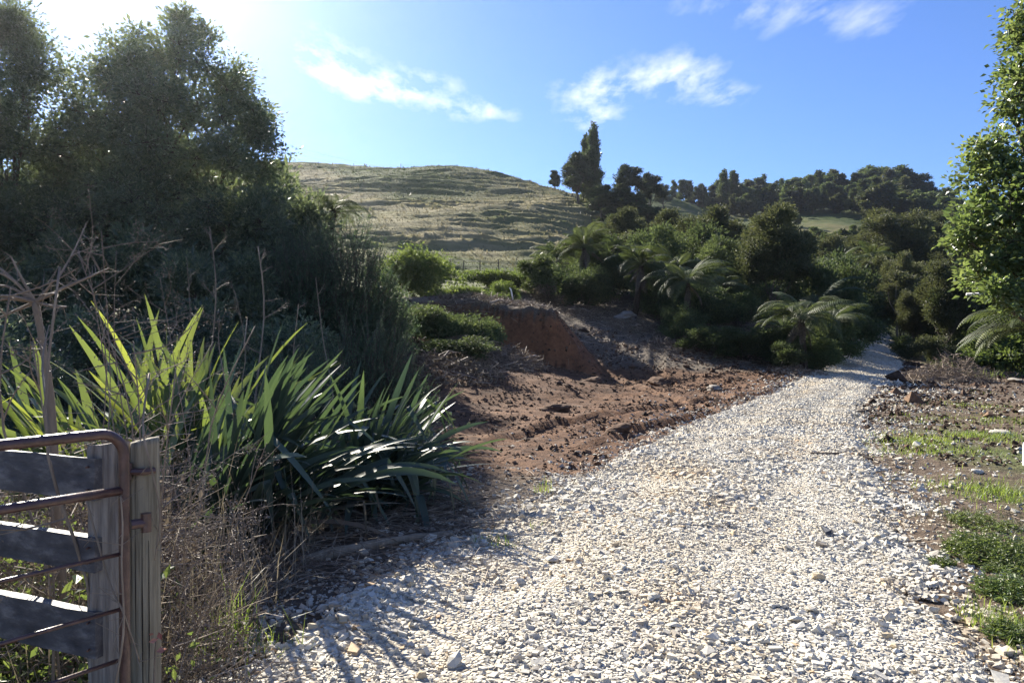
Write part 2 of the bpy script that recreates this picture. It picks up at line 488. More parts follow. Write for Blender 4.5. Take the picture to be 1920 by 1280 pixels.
# ---------------------------------------------------------------- the ground: heights
_pts = []
for gx in (-14, -9, -5, -1, 3, 7, 12):
    for gy in (-12, -5, 1, 6, 11):
        _pts.append((gx, gy, 0.0))
for a in [  # road
        (1495, 760, 16.6), (1565, 720, 23.5), (1622, 690, 30), (1648, 660, 40), (1651, 640, 50), (1625, 628, 56),
        # bare earth beside it and the slope up to the ferns
        (1100, 800, 12.8), (1250, 760, 16.6), (950, 770, 15.4), (1140, 705, 26.5), (1220, 668, 29), (1350, 640, 32), (1060, 572, 37),
        (1180, 562, 38), (1300, 565, 39), (1400, 580, 40), (1450, 690, 27), (1520, 695, 28), (1000, 560, 38), (1520, 640, 36),
        # bank at the left under the gorse and behind the mound
        (780, 640, 22), (800, 690, 18.5), (860, 572, 31), (760, 575, 30), (900, 525, 46), (1000, 530, 48), (650, 600, 24), (500, 620, 20), (300, 640, 18),
        (100, 600, 30), (300, 560, 40), (-200, 620, 25), (-600, 600, 30),
        # right side
        (1750, 690, 33), (1900, 700, 30), (2200, 720, 24), (1750, 650, 45), (1900, 640, 48), (2200, 640, 45), (2600, 640, 40), (1700, 600, 62), (1560, 590, 60), (1900, 590, 70), (2300, 590, 70),
        # the pasture hill
        (525, 309, 150), (610, 314, 150), (700, 319, 150), (790, 323, 149), (880, 326, 148), (960, 338, 140), (1020, 350, 130), (1075, 375, 115), (1128, 408, 100),
        (750, 497, 62), (880, 507, 58), (650, 440, 78), (820, 450, 75), (560, 400, 95), (850, 404, 92), (1000, 478, 74), (1060, 450, 82), (700, 357, 115), (870, 362, 115), (950, 376, 112), (300, 385, 110), (0, 330, 150), (-500, 330, 150), (-300, 430, 90), (100, 480, 70), (400, 470, 72),
        (525, 318, 185), (880, 345, 185), (-200, 340, 185), (1075, 440, 150), (700, 345, 230), (0, 345, 240),
        # gully to the right of the hill, then the second ridge
        (1180, 470, 95), (1150, 500, 70), (1250, 490, 85), (1200, 420, 140), (1225, 364, 205), (1270, 376, 203), (1318, 404, 196), (1230, 400, 172), (1300, 430, 165), (1370, 420, 190), (1100, 400, 200), (1000, 380, 230),
        # field and the bush hill
        (1420, 416, 188), (1510, 420, 176), (1600, 424, 172), (1520, 452, 150), (1400, 450, 150), (1560, 500, 110), (1400, 510, 90), (1700, 500, 110), (1850, 500, 115),
        (1420, 409, 215), (1480, 402, 215), (1560, 396, 215), (1660, 396, 215), (1740, 412, 215), (1850, 440, 205), (1400, 395, 250), (1480, 380, 255), (1560, 368, 262), (1660, 368, 262), (1740, 395, 255), (1850, 430, 240), (2000, 450, 220), (2300, 470, 200), (1700, 440, 175), (1800, 470, 160), (1560, 400, 330), (1900, 420, 330), (1250, 390, 330), (800, 360, 330), (300, 360, 330), (2300, 450, 330)]:
    _pts.append(tuple(P(*a)))
_pts = np.array(_pts)
_S = 20.0


def _U(r2):
    return np.where(r2 > 1e-12, 0.5 * r2 * np.log(r2 + 1e-12), 0.0)


_X = _pts[:, :2] / _S
_n = len(_X)
_K = _U(((_X[:, None] - _X[None]) ** 2).sum(-1)) + 0.004 * np.eye(_n)
_Pm = np.concatenate((np.ones((_n, 1)), _X), 1)
_Am = np.zeros((_n + 3, _n + 3)); _Am[:_n, :_n] = _K; _Am[:_n, _n:] = _Pm; _Am[_n:, :_n] = _Pm.T
_w = np.linalg.solve(_Am, np.concatenate((_pts[:, 2], np.zeros(3))))


def tps(x, y):
    x = np.asarray(x, float); y = np.asarray(y, float)
    out = _w[_n] + _w[_n + 1] * x / _S + _w[_n + 2] * y / _S
    for i in range(_n):
        out = out + _w[i] * _U((x / _S - _X[i, 0]) ** 2 + (y / _S - _X[i, 1]) ** 2)
    return out


# road edges: (distance, left x, right x)
_RD = np.array([(-9, -3.6, 0.4), (-4, -3.0, 0.9), (0, -2.35, 1.35), (2, -1.85, 1.8), (3.41, -1.44, 2.2), (4.26, -1.04, 2.5), (5.96, -0.26, 3.1), (8.1, 0.75, 4.0), (9.9, 1.63, 4.65),
                (12.8, 3.1, 5.9), (16.6, 5.2, 7.7), (23.5, 8.9, 11.5), (30, 12.75, 15.6), (40, 18.4, 21.1), (50, 23.5, 26.2), (56, 25.6, 28.4), (62, 26.6, 29.5)])
_rc = (_RD[:, 1] + _RD[:, 2]) / 2


def road_mid(y):
    return np.interp(y, _RD[:, 0], _rc), np.interp(y, _RD[:, 0], (_RD[:, 2] - _RD[:, 1]) / 2)


def road_d(x, y):
    """0 in the middle of the road, 1 at its edge"""
    m, h = road_mid(y)
    return np.abs(x - m) / h


def mound(x, y):
    """the old bank: a turf-topped mound, cut off steeply where the digger stopped"""
    wob = fbm(x, y, 1.3, 4, 5, .6) * 0.17
    top = 2.32 + 0.15 * fbm(x, y, 2.0, 3, 9)
    t = np.clip((3.30 - x + wob * 1.4) / 2.0, 0, 1)
    prof = top * np.where(t < 1, t ** 0.85, 1)
    y0 = 25.0 + 0.45 * np.abs(x - 1.2) * (x < 1.2) - 5.5 * sstep(-0.6, -4.2, x)
    wid = 0.6 + 3.0 * sstep(-0.4, -3.0, x)
    face = np.clip((y - y0 + wob * 0.8) / wid, 0, 1)
    face = face ** (0.9)
    back = 1 - sstep(29.0, 34.0, y)
    left = sstep(-14.0, -8.0, x)
    return prof * face * back * left


def soil_mask(x, y):
    """bare red earth: between flax, mound and road, and up the scraped slope"""
    m, h = road_mid(y)
    right_of = sstep(-1.6, 0.6, x - (-1.9 - 0.02 * (y - 12)) + 0.8 * fbm(x, y, 2.5, 3, 21))
    a = sstep(7.5, 9.8, y + 0.6 * fbm(x, y, 1.5, 3, 22) + 0.12 * x) * (1 - sstep(33, 36, y + 1.2 * fbm(x, y, 3, 3, 23)))
    left_of_road = sstep(0.1, 0.5, (m - h + 0.4) - x + 0.3 * fbm(x, y, .8, 3, 24))
    return a * right_of * left_of_road


_TR = np.array([(6.0, 13.0), (5.3, 15.0), (4.7, 19.0), (4.3, 23.0), (4.4, 27.0), (5.2, 31.0), (6.2, 35.0)])
_TR2 = np.array([(0.0, 9.5), (1.5, 12.5), (4.5, 16.5), (8.5, 21.0), (10.5, 25.0)])


def tracks(x, y):
    """two pairs of digger track marks with cleat prints"""
    out = np.zeros_like(x)
    for tr, gauge in ((_TR, 0.85), (_TR2, 0.75)):
        cx = np.interp(y, tr[:, 1], tr[:, 0]); sl = np.interp(y, tr[1:, 1], np.diff(tr[:, 0]) / np.diff(tr[:, 1]))
        d = (x - cx) / np.sqrt(1 + sl ** 2) + 0.06 * fbm(x, y, 1.5, 2, 37)
        on = sstep(tr[0, 1], tr[0, 1] + 2, y) * (1 - sstep(tr[-1, 1] - 3, tr[-1, 1], y))
        for sg in (-1, 1):
            w = np.abs(d - sg * gauge)
            groove = 1 - sstep(0.20, 0.30, w)
            lip = np.exp(-((w - 0.36) / 0.09) ** 2)
            out = out + on * (-0.06 * groove + 0.045 * lip + 0.018 * groove * np.sin(y * 26))
    return out


def H0(x, y):
    x = np.asarray(x, float); y = np.asarray(y, float)
    z = tps(x, y)
    near = 1 - sstep(14, 20, y)
    z = z * (1 - near * 0.85 * sstep(-14, -10, x) * (1 - sstep(12, 16, x)))
    mo = mound(x, y)
    z = np.where(mo > 0.001, np.maximum(z, mo + 0.3 * np.clip(z, 0, None) * (mo > 0.3)), z)
    return z


def H(x, y):
    """finished height of the ground"""
    x = np.asarray(x, float); y = np.asarray(y, float)
    z = H0(x, y)
    rd = road_d(x, y)
    off = sstep(0.95, 1.25, rd) * (1 - sstep(48, 60, y) * 0.5)
    sm = soil_mask(x, y)
    z = z + off * (0.035 * fbm(x, y, 1.2, 4, 1) + 0.018 * fbm(x, y, 0.3, 3, 2))
    # heaps, ruts and scrape marks in the bare earth
    rut = np.sin((x * 0.55 + y * 0.9 + 0.5 * fbm(x, y, 2.5, 2, 31)) * 6.0)
    z = z + off * sm * (0.07 * fbm(x, y, 2.0, 4, 3, 0.5) + 0.03 * rut * sstep(0.0, 0.6, fbm(x, y, 4, 2, 33)) + 0.02 * np.abs(fbm(x, y, .5, 3, 35)) + tracks(x, y))
    # far pasture: sheep terraces and hummocks
    far = sstep(50, 62, y) * (1 - sstep(210, 260, y))
    zz = z + 1.5 * fbm(x, y, 20, 4, 41) + 0.45 * fbm(x * 0.5, y, 3.5, 3, 43)
    s = 1.2
    st = np.sin(zz / s * 2 * math.pi) + 0.5 * np.sin(zz / s * 4 * math.pi + 0.8)
    z = z + far * (-0.25 * s * st * (0.25 + 0.75 * sstep(-0.45, 0.5, fbm(x, y * 2.0, 13, 3, 44))) + 0.22 * fbm(x, y, 14, 3, 45) + 0.13 * fbm(x, y, 2.2, 3, 46))
    return z


def h1(x, y):
    return float(H(np.array([x]), np.array([y]))[0])


def grid_sheet(name, xs, ys, zfun, mat, attrs=None, smooth=True):
    Xg, Yg = np.meshgrid(xs, ys)
    x = Xg.ravel(); y = Yg.ravel()
    z = zfun(x, y)
    nx, ny = len(xs), len(ys)
    i = np.arange(ny - 1)[:, None] * nx; j = np.arange(nx - 1)[None]
    Q = np.stack((i + j, i + j + 1, i + nx + j + 1, i + nx + j), -1).reshape(-1, 4)
    at = {k: f(x, y) for k, f in (attrs or {}).items()}
    me = mesh_np(name, np.stack((x, y, z), 1), None, Q, mat, at, smooth)
    return link(name, me)


def steps(a, b, fun):
    v = [a]
    while v[-1] < b: v.append(v[-1] + fun(v[-1]))
    v[-1] = b
    return np.array(v)


# ---------------------------------------------------------------- ground materials
def ground_material():
    m, nt, out = newmat('bare_ground')
    tcn = nt.nodes.new('ShaderNodeTexCoord'); vec = tcn.outputs['Object']
    n1 = noise(nt, 1.1, 6, 0.6, vec); n2 = noise(nt, 7.0, 6, 0.65, vec); n3 = noise(nt, 40.0, 4, 0.6, vec)
    brown = ramp(nt, n2, [(0.25, (0.045, 0.030, 0.021)), (0.5, (0.10, 0.072, 0.050)), (0.78, (0.20, 0.155, 0.115))])
    red = ramp(nt, mth(nt, 'MULTIPLY_ADD', n2, 0.55, mth(nt, 'MULTIPLY', n1, 0.45)),
               [(0.32, (0.036, 0.018, 0.010)), (0.45, (0.080, 0.039, 0.020)), (0.57, (0.130, 0.066, 0.033)), (0.75, (0.24, 0.14, 0.08))])
    grs = ramp(nt, n2, [(0.25, (0.04, 0.055, 0.018)), (0.55, (0.085, 0.10, 0.032)), (0.8, (0.16, 0.15, 0.06))])
    lit = ramp(nt, n3, [(0.3, (0.05, 0.038, 0.028)), (0.55, (0.13, 0.105, 0.08)), (0.8, (0.28, 0.235, 0.185))])
    fz = mth(nt, 'MULTIPLY_ADD', n2, 0.9, -0.45)
    def msk(nm, gain=1.6):
        return mth(nt, 'MULTIPLY_ADD', mth(nt, 'ADD', mth(nt, 'SUBTRACT', attr(nt, nm), 0.5), fz), gain, 0.5, clamp=True)
    c = mix(nt, msk('red'), brown, red)
    c = mix(nt, msk('litter'), c, lit)
    c = mix(nt, msk('green'), c, grs)
    clay = ramp(nt, mth(nt, 'MULTIPLY_ADD', n2, 0.5, mth(nt, 'MULTIPLY', n1, 0.5)), [(0.32, (0.075, 0.036, 0.020)), (0.48, (0.165, 0.078, 0.040)), (0.62, (0.235, 0.112, 0.056)), (0.75, (0.30, 0.16, 0.085))])
    c = mix(nt, msk('clay', 2.0), c, clay)
    pb = nd(nt, 'ShaderNodeBsdfPrincipled', i_Roughness=0.92)
    pb.inputs['Specular IOR Level'].default_value = 0.2
    nt.links.new(c, pb.inputs['Base Color'])
    hh = mth(nt, 'MULTIPLY_ADD', n3, 0.35, n2)
    bp = nd(nt, 'ShaderNodeBump', i_Strength=0.9, i_Distance=0.06)
    nt.links.new(hh, bp.inputs['Height']); nt.links.new(bp.outputs[0], pb.inputs['Normal'])
    nt.links.new(pb.outputs[0], out.inputs[0])
    return m


def hill_material():
    m, nt, out = newmat('pasture')
    tcn = nt.nodes.new('ShaderNodeTexCoord')
    mp = nt.nodes.new('ShaderNodeMapping'); mp.inputs['Scale'].default_value = (0.25, 0.6, 1.6)
    nt.links.new(tcn.outputs['Object'], mp.inputs[0])
    n1 = noise(nt, 0.06, 4, 0.55, tcn.outputs['Object'])
    n2 = noise(nt, 0.9, 6, 0.65, mp.outputs[0])
    n3 = noise(nt, 5.0, 4, 0.6, tcn.outputs['Object'])
    f = mth(nt, 'MULTIPLY_ADD', n1, 0.5, mth(nt, 'MULTIPLY_ADD', n2, 0.5, mth(nt, 'MULTIPLY_ADD', attr(nt, 'dry'), 0.35, -0.18)))
    c = ramp(nt, f, [(0.3, (0.045, 0.065, 0.022)), (0.45, (0.085, 0.100, 0.038)), (0.58, (0.145, 0.136, 0.062)), (0.75, (0.23, 0.195, 0.105))])
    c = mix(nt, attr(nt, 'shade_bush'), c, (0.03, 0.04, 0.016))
    pb = nd(nt, 'ShaderNodeBsdfPrincipled', i_Roughness=0.95)
    pb.inputs['Specular IOR Level'].default_value = 0.1
    nt.links.new(c, pb.inputs['Base Color'])
    bp = nd(nt, 'ShaderNodeBump', i_Strength=0.7, i_Distance=0.5)
    nt.links.new(mth(nt, 'MULTIPLY_ADD', n3, 0.4, n2), bp.inputs['Height']); nt.links.new(bp.outputs[0], pb.inputs['Normal'])
    nt.links.new(pb.outputs[0], out.inputs[0])
    return m


def m_red(x, y):
    face = (mound(x, y) > 0.02) & (mound(x, y) < 2.05) & (x > -1.0)
    return np.clip(soil_mask(x, y) * (0.85 - 0.75 * sstep(29.0, 31.0, y + 0.35 * x)) + face * 1.0, 0, 1)


def m_green(x, y):
    rightg = sstep(1.35, 1.9, road_d(x, y)) * (x > road_mid(y)[0]) * (0.42 + 0.5 * fbm(x, y, 1.4, 4, 51)) * (1 - 0.9 * sstep(11.5, 14, y) * (1 - sstep(24, 30, y - 0.4 * (x - 14))))
    leftg = (1 - sstep(-4.5, -2.5, x)) * (0.35 + 0.5 * fbm(x, y, 1.8, 3, 52))
    deep = sstep(38, 44, y) * (0.75 + 0.3 * fbm(x, y, 3, 3, 53)) * (x < road_mid(y)[0] - 2)
    bank = sstep(28.5, 31, y) * (x < 0.5) * 0.8
    far_r = sstep(30, 36, y) * (x > road_mid(y)[0] + 3) * 0.9
    return np.clip(np.maximum.reduce([rightg, leftg * (1 - sstep(-0.5, 0, mound(x, y) - 5)), deep, bank, far_r]), 0, 1)


def m_litter(x, y):
    up = sstep(28.5, 31.0, y + 0.35 * x + 0.8 * fbm(x, y, 2, 3, 55)) * (1 - sstep(36, 39, y)) * (x > 0.5) * (x < road_mid(y)[0] - 3)
    top = (mound(x, y) > 2.05) * 0.8
    under = (1 - sstep(7.0, 9.0, y + 0.3 * x)) * (x < road_mid(y)[0]) * 0.45
    return np.clip(np.maximum.reduce([up * 0.9, top, under]), 0, 1)


def m_clay(x, y):
    mo = mound(x, y)
    return 1.0 * ((mo > 0.12) & (mo < 1.95) & (x > -1.1) & (y < 27.5))


gm = ground_material(); hm = hill_material()
near_x = steps(-42, 44, lambda v: 0.1 if -6 < v < 12 else (0.18 if -12 < v < 26 else 0.5))
near_y = steps(-9, 52, lambda v: 0.5 if v < 2 else (0.09 if v < 9 else (0.14 if v < 32 else 0.3)))
g = grid_sheet('ground', near_x, near_y, H, gm, {'red': m_red, 'green': m_green, 'litter': m_litter, 'clay': m_clay})
g['kind'] = 'structure'


def hill_dry(x, y):
    band1 = np.exp(-((x + 14 + 0.55 * (y - 92)) / 5.0) ** 2) * sstep(60, 75, y)
    return np.clip(0.45 + 0.5 * fbm(x, y, 22, 3, 61) + 0.6 * band1 - 0.5 * sstep(118, 150, y) * (0.5 + 0.5 * fbm(x, y, 12, 2, 62)) - 0.35 * (1 - sstep(55, 66, y)), 0, 1)


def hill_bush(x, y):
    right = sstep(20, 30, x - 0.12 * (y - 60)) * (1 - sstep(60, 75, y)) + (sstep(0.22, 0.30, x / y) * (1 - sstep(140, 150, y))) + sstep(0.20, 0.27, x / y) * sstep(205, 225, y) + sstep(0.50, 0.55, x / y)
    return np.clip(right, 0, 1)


far_x = np.concatenate((np.arange(-330, -92, 6.0), np.arange(-92, 46, 1.0), np.arange(46, 150, 2.0), np.arange(150, 420, 8.0)))
far_y = np.concatenate((np.arange(49.5, 160, 0.4), np.arange(160, 235, 0.9), np.arange(235, 420, 6.0)))
hl = grid_sheet('pasture_hill', far_x, far_y, lambda x, y: H(x, y) - 0.12 * (1 - sstep(51.5, 53, y)), hm, {'dry': hill_dry, 'shade_bush': hill_bush})
hl['kind'] = 'structure'
sk = mesh_np('terrain', [(-2500, -2500, -1.2), (2500, -2500, -1.2), (2500, 2500, -1.2), (-2500, 2500, -1.2)], None, [(0, 1, 2, 3)], hm,
             {'dry': np.full(4, .4), 'shade_bush': np.full(4, .3)})
link('terrain', sk)['kind'] = 'structure'


# ---------------------------------------------------------------- the gravel road
def gravel_material(name, per_stone):
    m, nt, out = newmat(name)
    tcn = nt.nodes.new('ShaderNodeTexCoord'); vec = tcn.outputs['Object']
    if per_stone:
        f = attr(nt, 'tint')
        c = ramp(nt, f, [(0.0, (0.20, 0.17, 0.14)), (0.08, (0.33, 0.30, 0.26)), (0.3, (0.45, 0.43, 0.385)), (0.6, (0.54, 0.52, 0.465)), (0.85, (0.60, 0.575, 0.51)), (0.95, (0.56, 0.48, 0.34)), (1.0, (0.45, 0.32, 0.20))])
        n2 = noise(nt, 60.0, 4, 0.6, vec)
        c = mix(nt, 0.6, c, ramp(nt, n2, [(0.3, (0.75, 0.74, 0.72)), (0.7, (1, 1, 1))]), 'MULTIPLY')
        n1 = noise(nt, 0.9, 5, 0.65, vec)
        c = mix(nt, 0.6, c, ramp(nt, n1, [(0.36, (0.88, 0.72, 0.50)), (0.47, (1, .95, .86)), (0.6, (1, 1, .98))]), 'MULTIPLY')
        hgt = n2; bd = 0.004; bs = 0.5
    else:
        v = nd(nt, 'ShaderNodeTexVoronoi', i_Scale=26.0, feature='F1')
        nt.links.new(vec, v.inputs['Vector'])
        v2 = nd(nt, 'ShaderNodeTexVoronoi', i_Scale=26.0, feature='DISTANCE_TO_EDGE')
        nt.links.new(vec, v2.inputs['Vector'])
        sp = nt.nodes.new('ShaderNodeSeparateColor'); nt.links.new(v.outputs['Color'], sp.inputs[0])
        c = ramp(nt, sp.outputs[0], [(0.0, (0.30, 0.265, 0.21)), (0.3, (0.42, 0.385, 0.32)), (0.7, (0.50, 0.47, 0.40)), (1.0, (0.55, 0.51, 0.43))])
        n1 = noise(nt, 0.8, 4, 0.6, vec)
        c = mix(nt, 0.5, c, ramp(nt, n1, [(0.35, (0.93, 0.80, 0.60)), (0.6, (1, 1, 1))]), 'MULTIPLY')
        hgt = ramp(nt, v2.outputs['Distance'], [(0.0, (0, 0, 0)), (0.25, (1, 1, 1))]); bd = 0.02; bs = 0.8
    pb = nd(nt, 'ShaderNodeBsdfPrincipled', i_Roughness=0.85)
    pb.inputs['Specular IOR Level'].default_value = 0.3
    nt.links.new(c, pb.inputs['Base Color'])
    bp = nd(nt, 'ShaderNodeBump', i_Strength=bs, i_Distance=bd)
    nt.links.new(hgt, bp.inputs['Height']); nt.links.new(bp.outputs[0], pb.inputs['Normal'])
    nt.links.new(pb.outputs[0], out.inputs[0])
    return m


M['road'] = gravel_material('gravel_bed', False)
M['stone'] = gravel_material('gravel_stone', True)


def road_z(x, y):
    """surface of the gravel: crowned, two wheel tracks, loose shoulders"""
    m, h = road_mid(y)
    t = (x - m) / h
    z = H0(x, y)
    trk = np.exp(-((np.abs(t) - 0.47) / 0.16) ** 2)
    lip = 0.03 * np.exp(-((np.abs(t) - 0.93) / 0.1) ** 2) + 0.02 * np.exp(-(t / 0.2) ** 2)
    return z + 0.062 * (1 - np.clip(np.abs(t), 0, 1.3) ** 4) - 0.022 * trk + lip + 0.018 * fbm(x, y, 0.9, 3, 71) + 0.006 * fbm(x, y, 0.2, 2, 72)


ry = steps(-9, 61, lambda v: 0.3 if v < 2 else (0.06 if v < 10 else (0.12 if v < 30 else 0.3)))
ts = np.linspace(-1.12, 1.12, 61)
Tg, Yg = np.meshgrid(ts, ry)
mm, hh = road_mid(Yg.ravel())
edge_wob = 1 + 0.09 * fbm(Yg.ravel(), np.sign(Tg.ravel()) * 9, 0.8, 4, 73) * np.abs(Tg.ravel()) ** 2
rx = mm + hh * Tg.ravel() * edge_wob
rz = road_z(rx, Yg.ravel())
rz = rz - 0.16 * sstep(0.93, 1.12, np.abs(Tg.ravel()) + .06 * fbm(rx, Yg.ravel(), .5, 3, 75))
nx, ny = len(ts), len(ry)
i = np.arange(ny - 1)[:, None] * nx; j = np.arange(nx - 1)[None]
Q = np.stack((i + j, i + j + 1, i + nx + j + 1, i + nx + j), -1).reshape(-1, 4)
road = link('gravel_road', mesh_np('gravel_road', np.stack((rx, Yg.ravel(), rz), 1), None, Q, M['road'], None, True))
road['kind'] = 'structure'

ICO_V = []
_ph = (1 + 5 ** .5) / 2
for a_ in (-1, 1):
    for b_ in (-_ph, _ph):
        ICO_V += [(0, a_, b_), (a_, b_, 0), (b_, 0, a_)]
ICO_V = np.array(ICO_V, float); ICO_V /= np.linalg.norm(ICO_V[0])


def hull_tris(V):
    n = len(V); T = []
    dm = sorted(np.linalg.norm(V[a] - V[b]) for a in range(n) for b in range(a))[0] * 1.05
    for a in range(n):
        for b in range(a + 1, n):
            for c in range(b + 1, n):
                if np.linalg.norm(V[a] - V[b]) < dm and np.linalg.norm(V[a] - V[c]) < dm and np.linalg.norm(V[b] - V[c]) < dm:
                    nn = np.cross(V[b] - V[a], V[c] - V[a])
                    T.append((a, b, c) if nn.dot(V[a]) > 0 else (a, c, b))
    return np.array(T)


ICO_T = hull_tris(ICO_V)
OCT_V = np.array([(1, 0, 0), (-1, 0, 0), (0, 1, 0), (0, -1, 0), (0, 0, 1), (0, 0, -1)], float)
OCT_T = hull_tris(OCT_V)


CUB_V = np.array([(a_, b_, c_) for a_ in (-1, 1) for b_ in (-1, 1) for c_ in (-1, 1)], float) * 0.68
CUB_T = np.array([(0, 1, 3), (0, 3, 2), (4, 6, 7), (4, 7, 5), (0, 4, 5), (0, 5, 1), (2, 3, 7), (2, 7, 6), (0, 2, 6), (0, 6, 4), (1, 5, 7), (1, 7, 3)])


def rocks(rng, n, BV, size, flat=0.6, jit=0.22, tilt=0.5):
    """n broken stones round the origin -> (n, k, 3)"""
    k = len(BV)
    S = np.stack((np.ones(n) * rng.uniform(.85, 1.35, n), rng.uniform(.6, 1.0, n), rng.uniform(flat * .65, flat * 1.35, n)), 1)
    V = BV[None] * (1 + rng.normal(0, jit, (n, k, 1))) * S[:, None]
    a = rng.uniform(0, 2 * math.pi, n); t = rng.normal(0, tilt, n); b = rng.uniform(0, 2 * math.pi, n)
    def rotz(V, a):
        c, s = np.cos(a)[:, None], np.sin(a)[:, None]
        return np.stack((V[..., 0] * c - V[..., 1] * s, V[..., 0] * s + V[..., 1] * c, V[..., 2]), -1)
    V = rotz(V, a)
    c, s = np.cos(t)[:, None], np.sin(t)[:, None]
    V = np.stack((V[..., 0], V[..., 1] * c - V[..., 2] * s, V[..., 1] * s + V[..., 2] * c), -1)
    V = rotz(V, b)
    return V * size[:, None, None]


def scatter(name, mat, parent, rng, pos, size, BV, BT, tint, flat=0.6, sink=0.35, jit=0.22):
    n = len(pos); k = len(BV)
    V = rocks(rng, n, BV, size, flat, jit)
    p = pos.copy(); p[:, 2] += size * flat * (1 - 2 * sink) * 0.7
    V = V + p[:, None]
    T = (np.arange(n)[:, None, None] * k + BT[None]).reshape(-1, 3)
    me = mesh_np(name, V.reshape(-1, 3), T, None, mat, {'tint': np.repeat(tint, k)})
    return link(name, me, parent)


rng = np.random.default_rng(11)


def road_points(n, y0, y1, tmax=1.0, power=1.0):
    y = rng.uniform(y0, y1, n)
    m, h = road_mid(y)
    t = rng.uniform(-tmax, tmax, n)
    x = m + t * h
    return x, y, t


for (n, y0, y1, s0, BV, BT) in ((42000, 2.3, 6.5, 0.0101, CUB_V, CUB_T), (25000, 6.5, 11.0, 0.0136, CUB_V, CUB_T), (26000, 11.0, 22.0, 0.0215, OCT_V, OCT_T), (16000, 22.0, 46.0, 0.030, OCT_V, OCT_T)):
    x, y, t = road_points(n, y0, y1, 1.32)
    at = np.abs(t)
    trk = np.exp(-((at - 0.47) / 0.15) ** 2) * (0.5 + 0.5 * sstep(-.3, .4, fbm(x, y, 1.3, 3, 83)))
    edge = 1.0 + 0.22 * fbm(x, y, 0.55, 4, 85)
    keep = rng.uniform(size=n) < (1 - 0.45 * trk) * (1 - 0.93 * sstep(edge - .12, edge + .16, at))
    x, y, t, trk = x[keep], y[keep], t[keep], trk[keep]
    size = s0 * np.exp(rng.normal(0, 0.42, len(x))) * (1 + 0.35 * sstep(0.65, 0.95, np.abs(t))) * (1 + 0.3 * fbm(x, y, .7, 2, 81)) * (1 - .25 * trk)
    size = np.where(rng.uniform(size=len(x)) < .012, size * 1.7, size)
    pos = np.stack((x, y, np.maximum(road_z(x, y), H(x, y))), 1)
    tn = rng.beta(2.6, 2.2, len(x)) + .12 * fbm(x, y, .9, 3, 87) + .10 * trk
    o = scatter('gravel', M['stone'], road, rng, pos, np.clip(size, 0, .045), BV, BT, np.clip(tn, 0, 1), 0.54, 0.40)
    o['kind'] = 'stuff'
# the largest single stones
sx, sy, stt = road_points(900, 2.7, 7.5, 1.06)
cand = []
for a_, b_, t_ in zip(sx, sy, stt):
    if rng.uniform() < 0.35 + 0.65 * (abs(t_) > 0.72) and len(cand) < 260: cand.append((a_, b_))
stone_meshes = []
for k in range(8):
    V = rocks(rng, 1, ICO_V, np.array([1.0]), 0.62, 0.17, 0.15)[0]
    stone_meshes.append(mesh_np('stone', V, ICO_T, None, M['stone'], {'tint': np.full(12, [0.35, 0.5, 0.55, 0.62, 0.7, 0.8, 0.45, 0.96][k])}))
cx = np.array([c[0] for c in cand]); cy = np.array([c[1] for c in cand])
cz = np.maximum(road_z(cx, cy), H(cx, cy))
for a_, b_, z_ in zip(cx, cy, cz):
    o = link('stone', stone_meshes[rng.integers(8)], road)
    s_ = 0.023 * math.exp(rng.normal(0, 0.28))
    o.scale = (s_ * rng.uniform(.85, 1.3), s_ * rng.uniform(.8, 1.1), s_ * rng.uniform(.7, 1.1))
    o.rotation_euler = (rng.normal(0, .15), rng.normal(0, .15), rng.uniform(0, 6.28))
    o.location = (a_, b_, z_ + s_ * 0.4)

# clods and pebbles of the bare earth, and stones that strayed onto the verges
x = rng.uniform(-4, 13, 110000); y = 8.0 + 24.0 * rng.uniform(0, 1, 110000) ** 1.5
k = (rng.uniform(size=110000) < soil_mask(x, y) * 0.55 * (0.2 + 0.8 * sstep(-0.2, 0.5, fbm(x, y, 1.3, 3, 91)))) & (road_d(x, y) > 1.02)
x, y = x[k][:13000], y[k][:13000]
sz = (0.008 + 0.0009 * y) * np.exp(rng.normal(0, .5, len(x)))
tn = np.clip(0.45 + 0.35 * rng.normal(size=len(x)) * 0.6, 0, 1)
scatter('soil_clods', M['clod'], g, rng, np.stack((x, y, H(x, y)), 1), sz, OCT_V, OCT_T, tn, 0.65, 0.3)['kind'] = 'stuff'
n = 26000
y = 3.0 + 24 * rng.uniform(0, 1, n) ** 1.4
m_, h_ = road_mid(y)
side = np.where(rng.uniform(size=n) < 0.72, 1, -1)
d = np.abs(rng.exponential(1.1, n))
x = m_ + side * (h_ + d * np.where(side > 0, 1.0, 0.5))
k = rng.uniform(size=n) < np.where(side > 0, 0.25 + 0.6 * sstep(0, .6, fbm(x, y, 0.9, 3, 93)), 0.6)
x, y = x[k], y[k]
sz = (0.008 + 0.0009 * y) * np.exp(rng.normal(0, .45, len(x)))
for (a_, b_, BV, BT) in ((0, 8.5, CUB_V, CUB_T), (8.5, 99, OCT_V, OCT_T)):
    kk = (y >= a_) & (y < b_)
    scatter('verge_stones', M['stone'], g, rng, np.stack((x, y, H(x, y)), 1)[kk], sz[kk], BV, BT, rng.beta(2, 2.2, kk.sum()) * np.where(x[kk] < road_mid(y[kk])[0], .55, 1.0), 0.6, 0.3)['kind'] = 'stuff'
y = 9 + 26 * rng.uniform(size=6000) ** 1.2; m_, h_ = road_mid(y); x = m_ + h_ * 1.1 + rng.exponential(2.6, 6000)
k = fbm(x, y, 1.5, 3, 95) > -0.1; x, y = x[k], y[k]
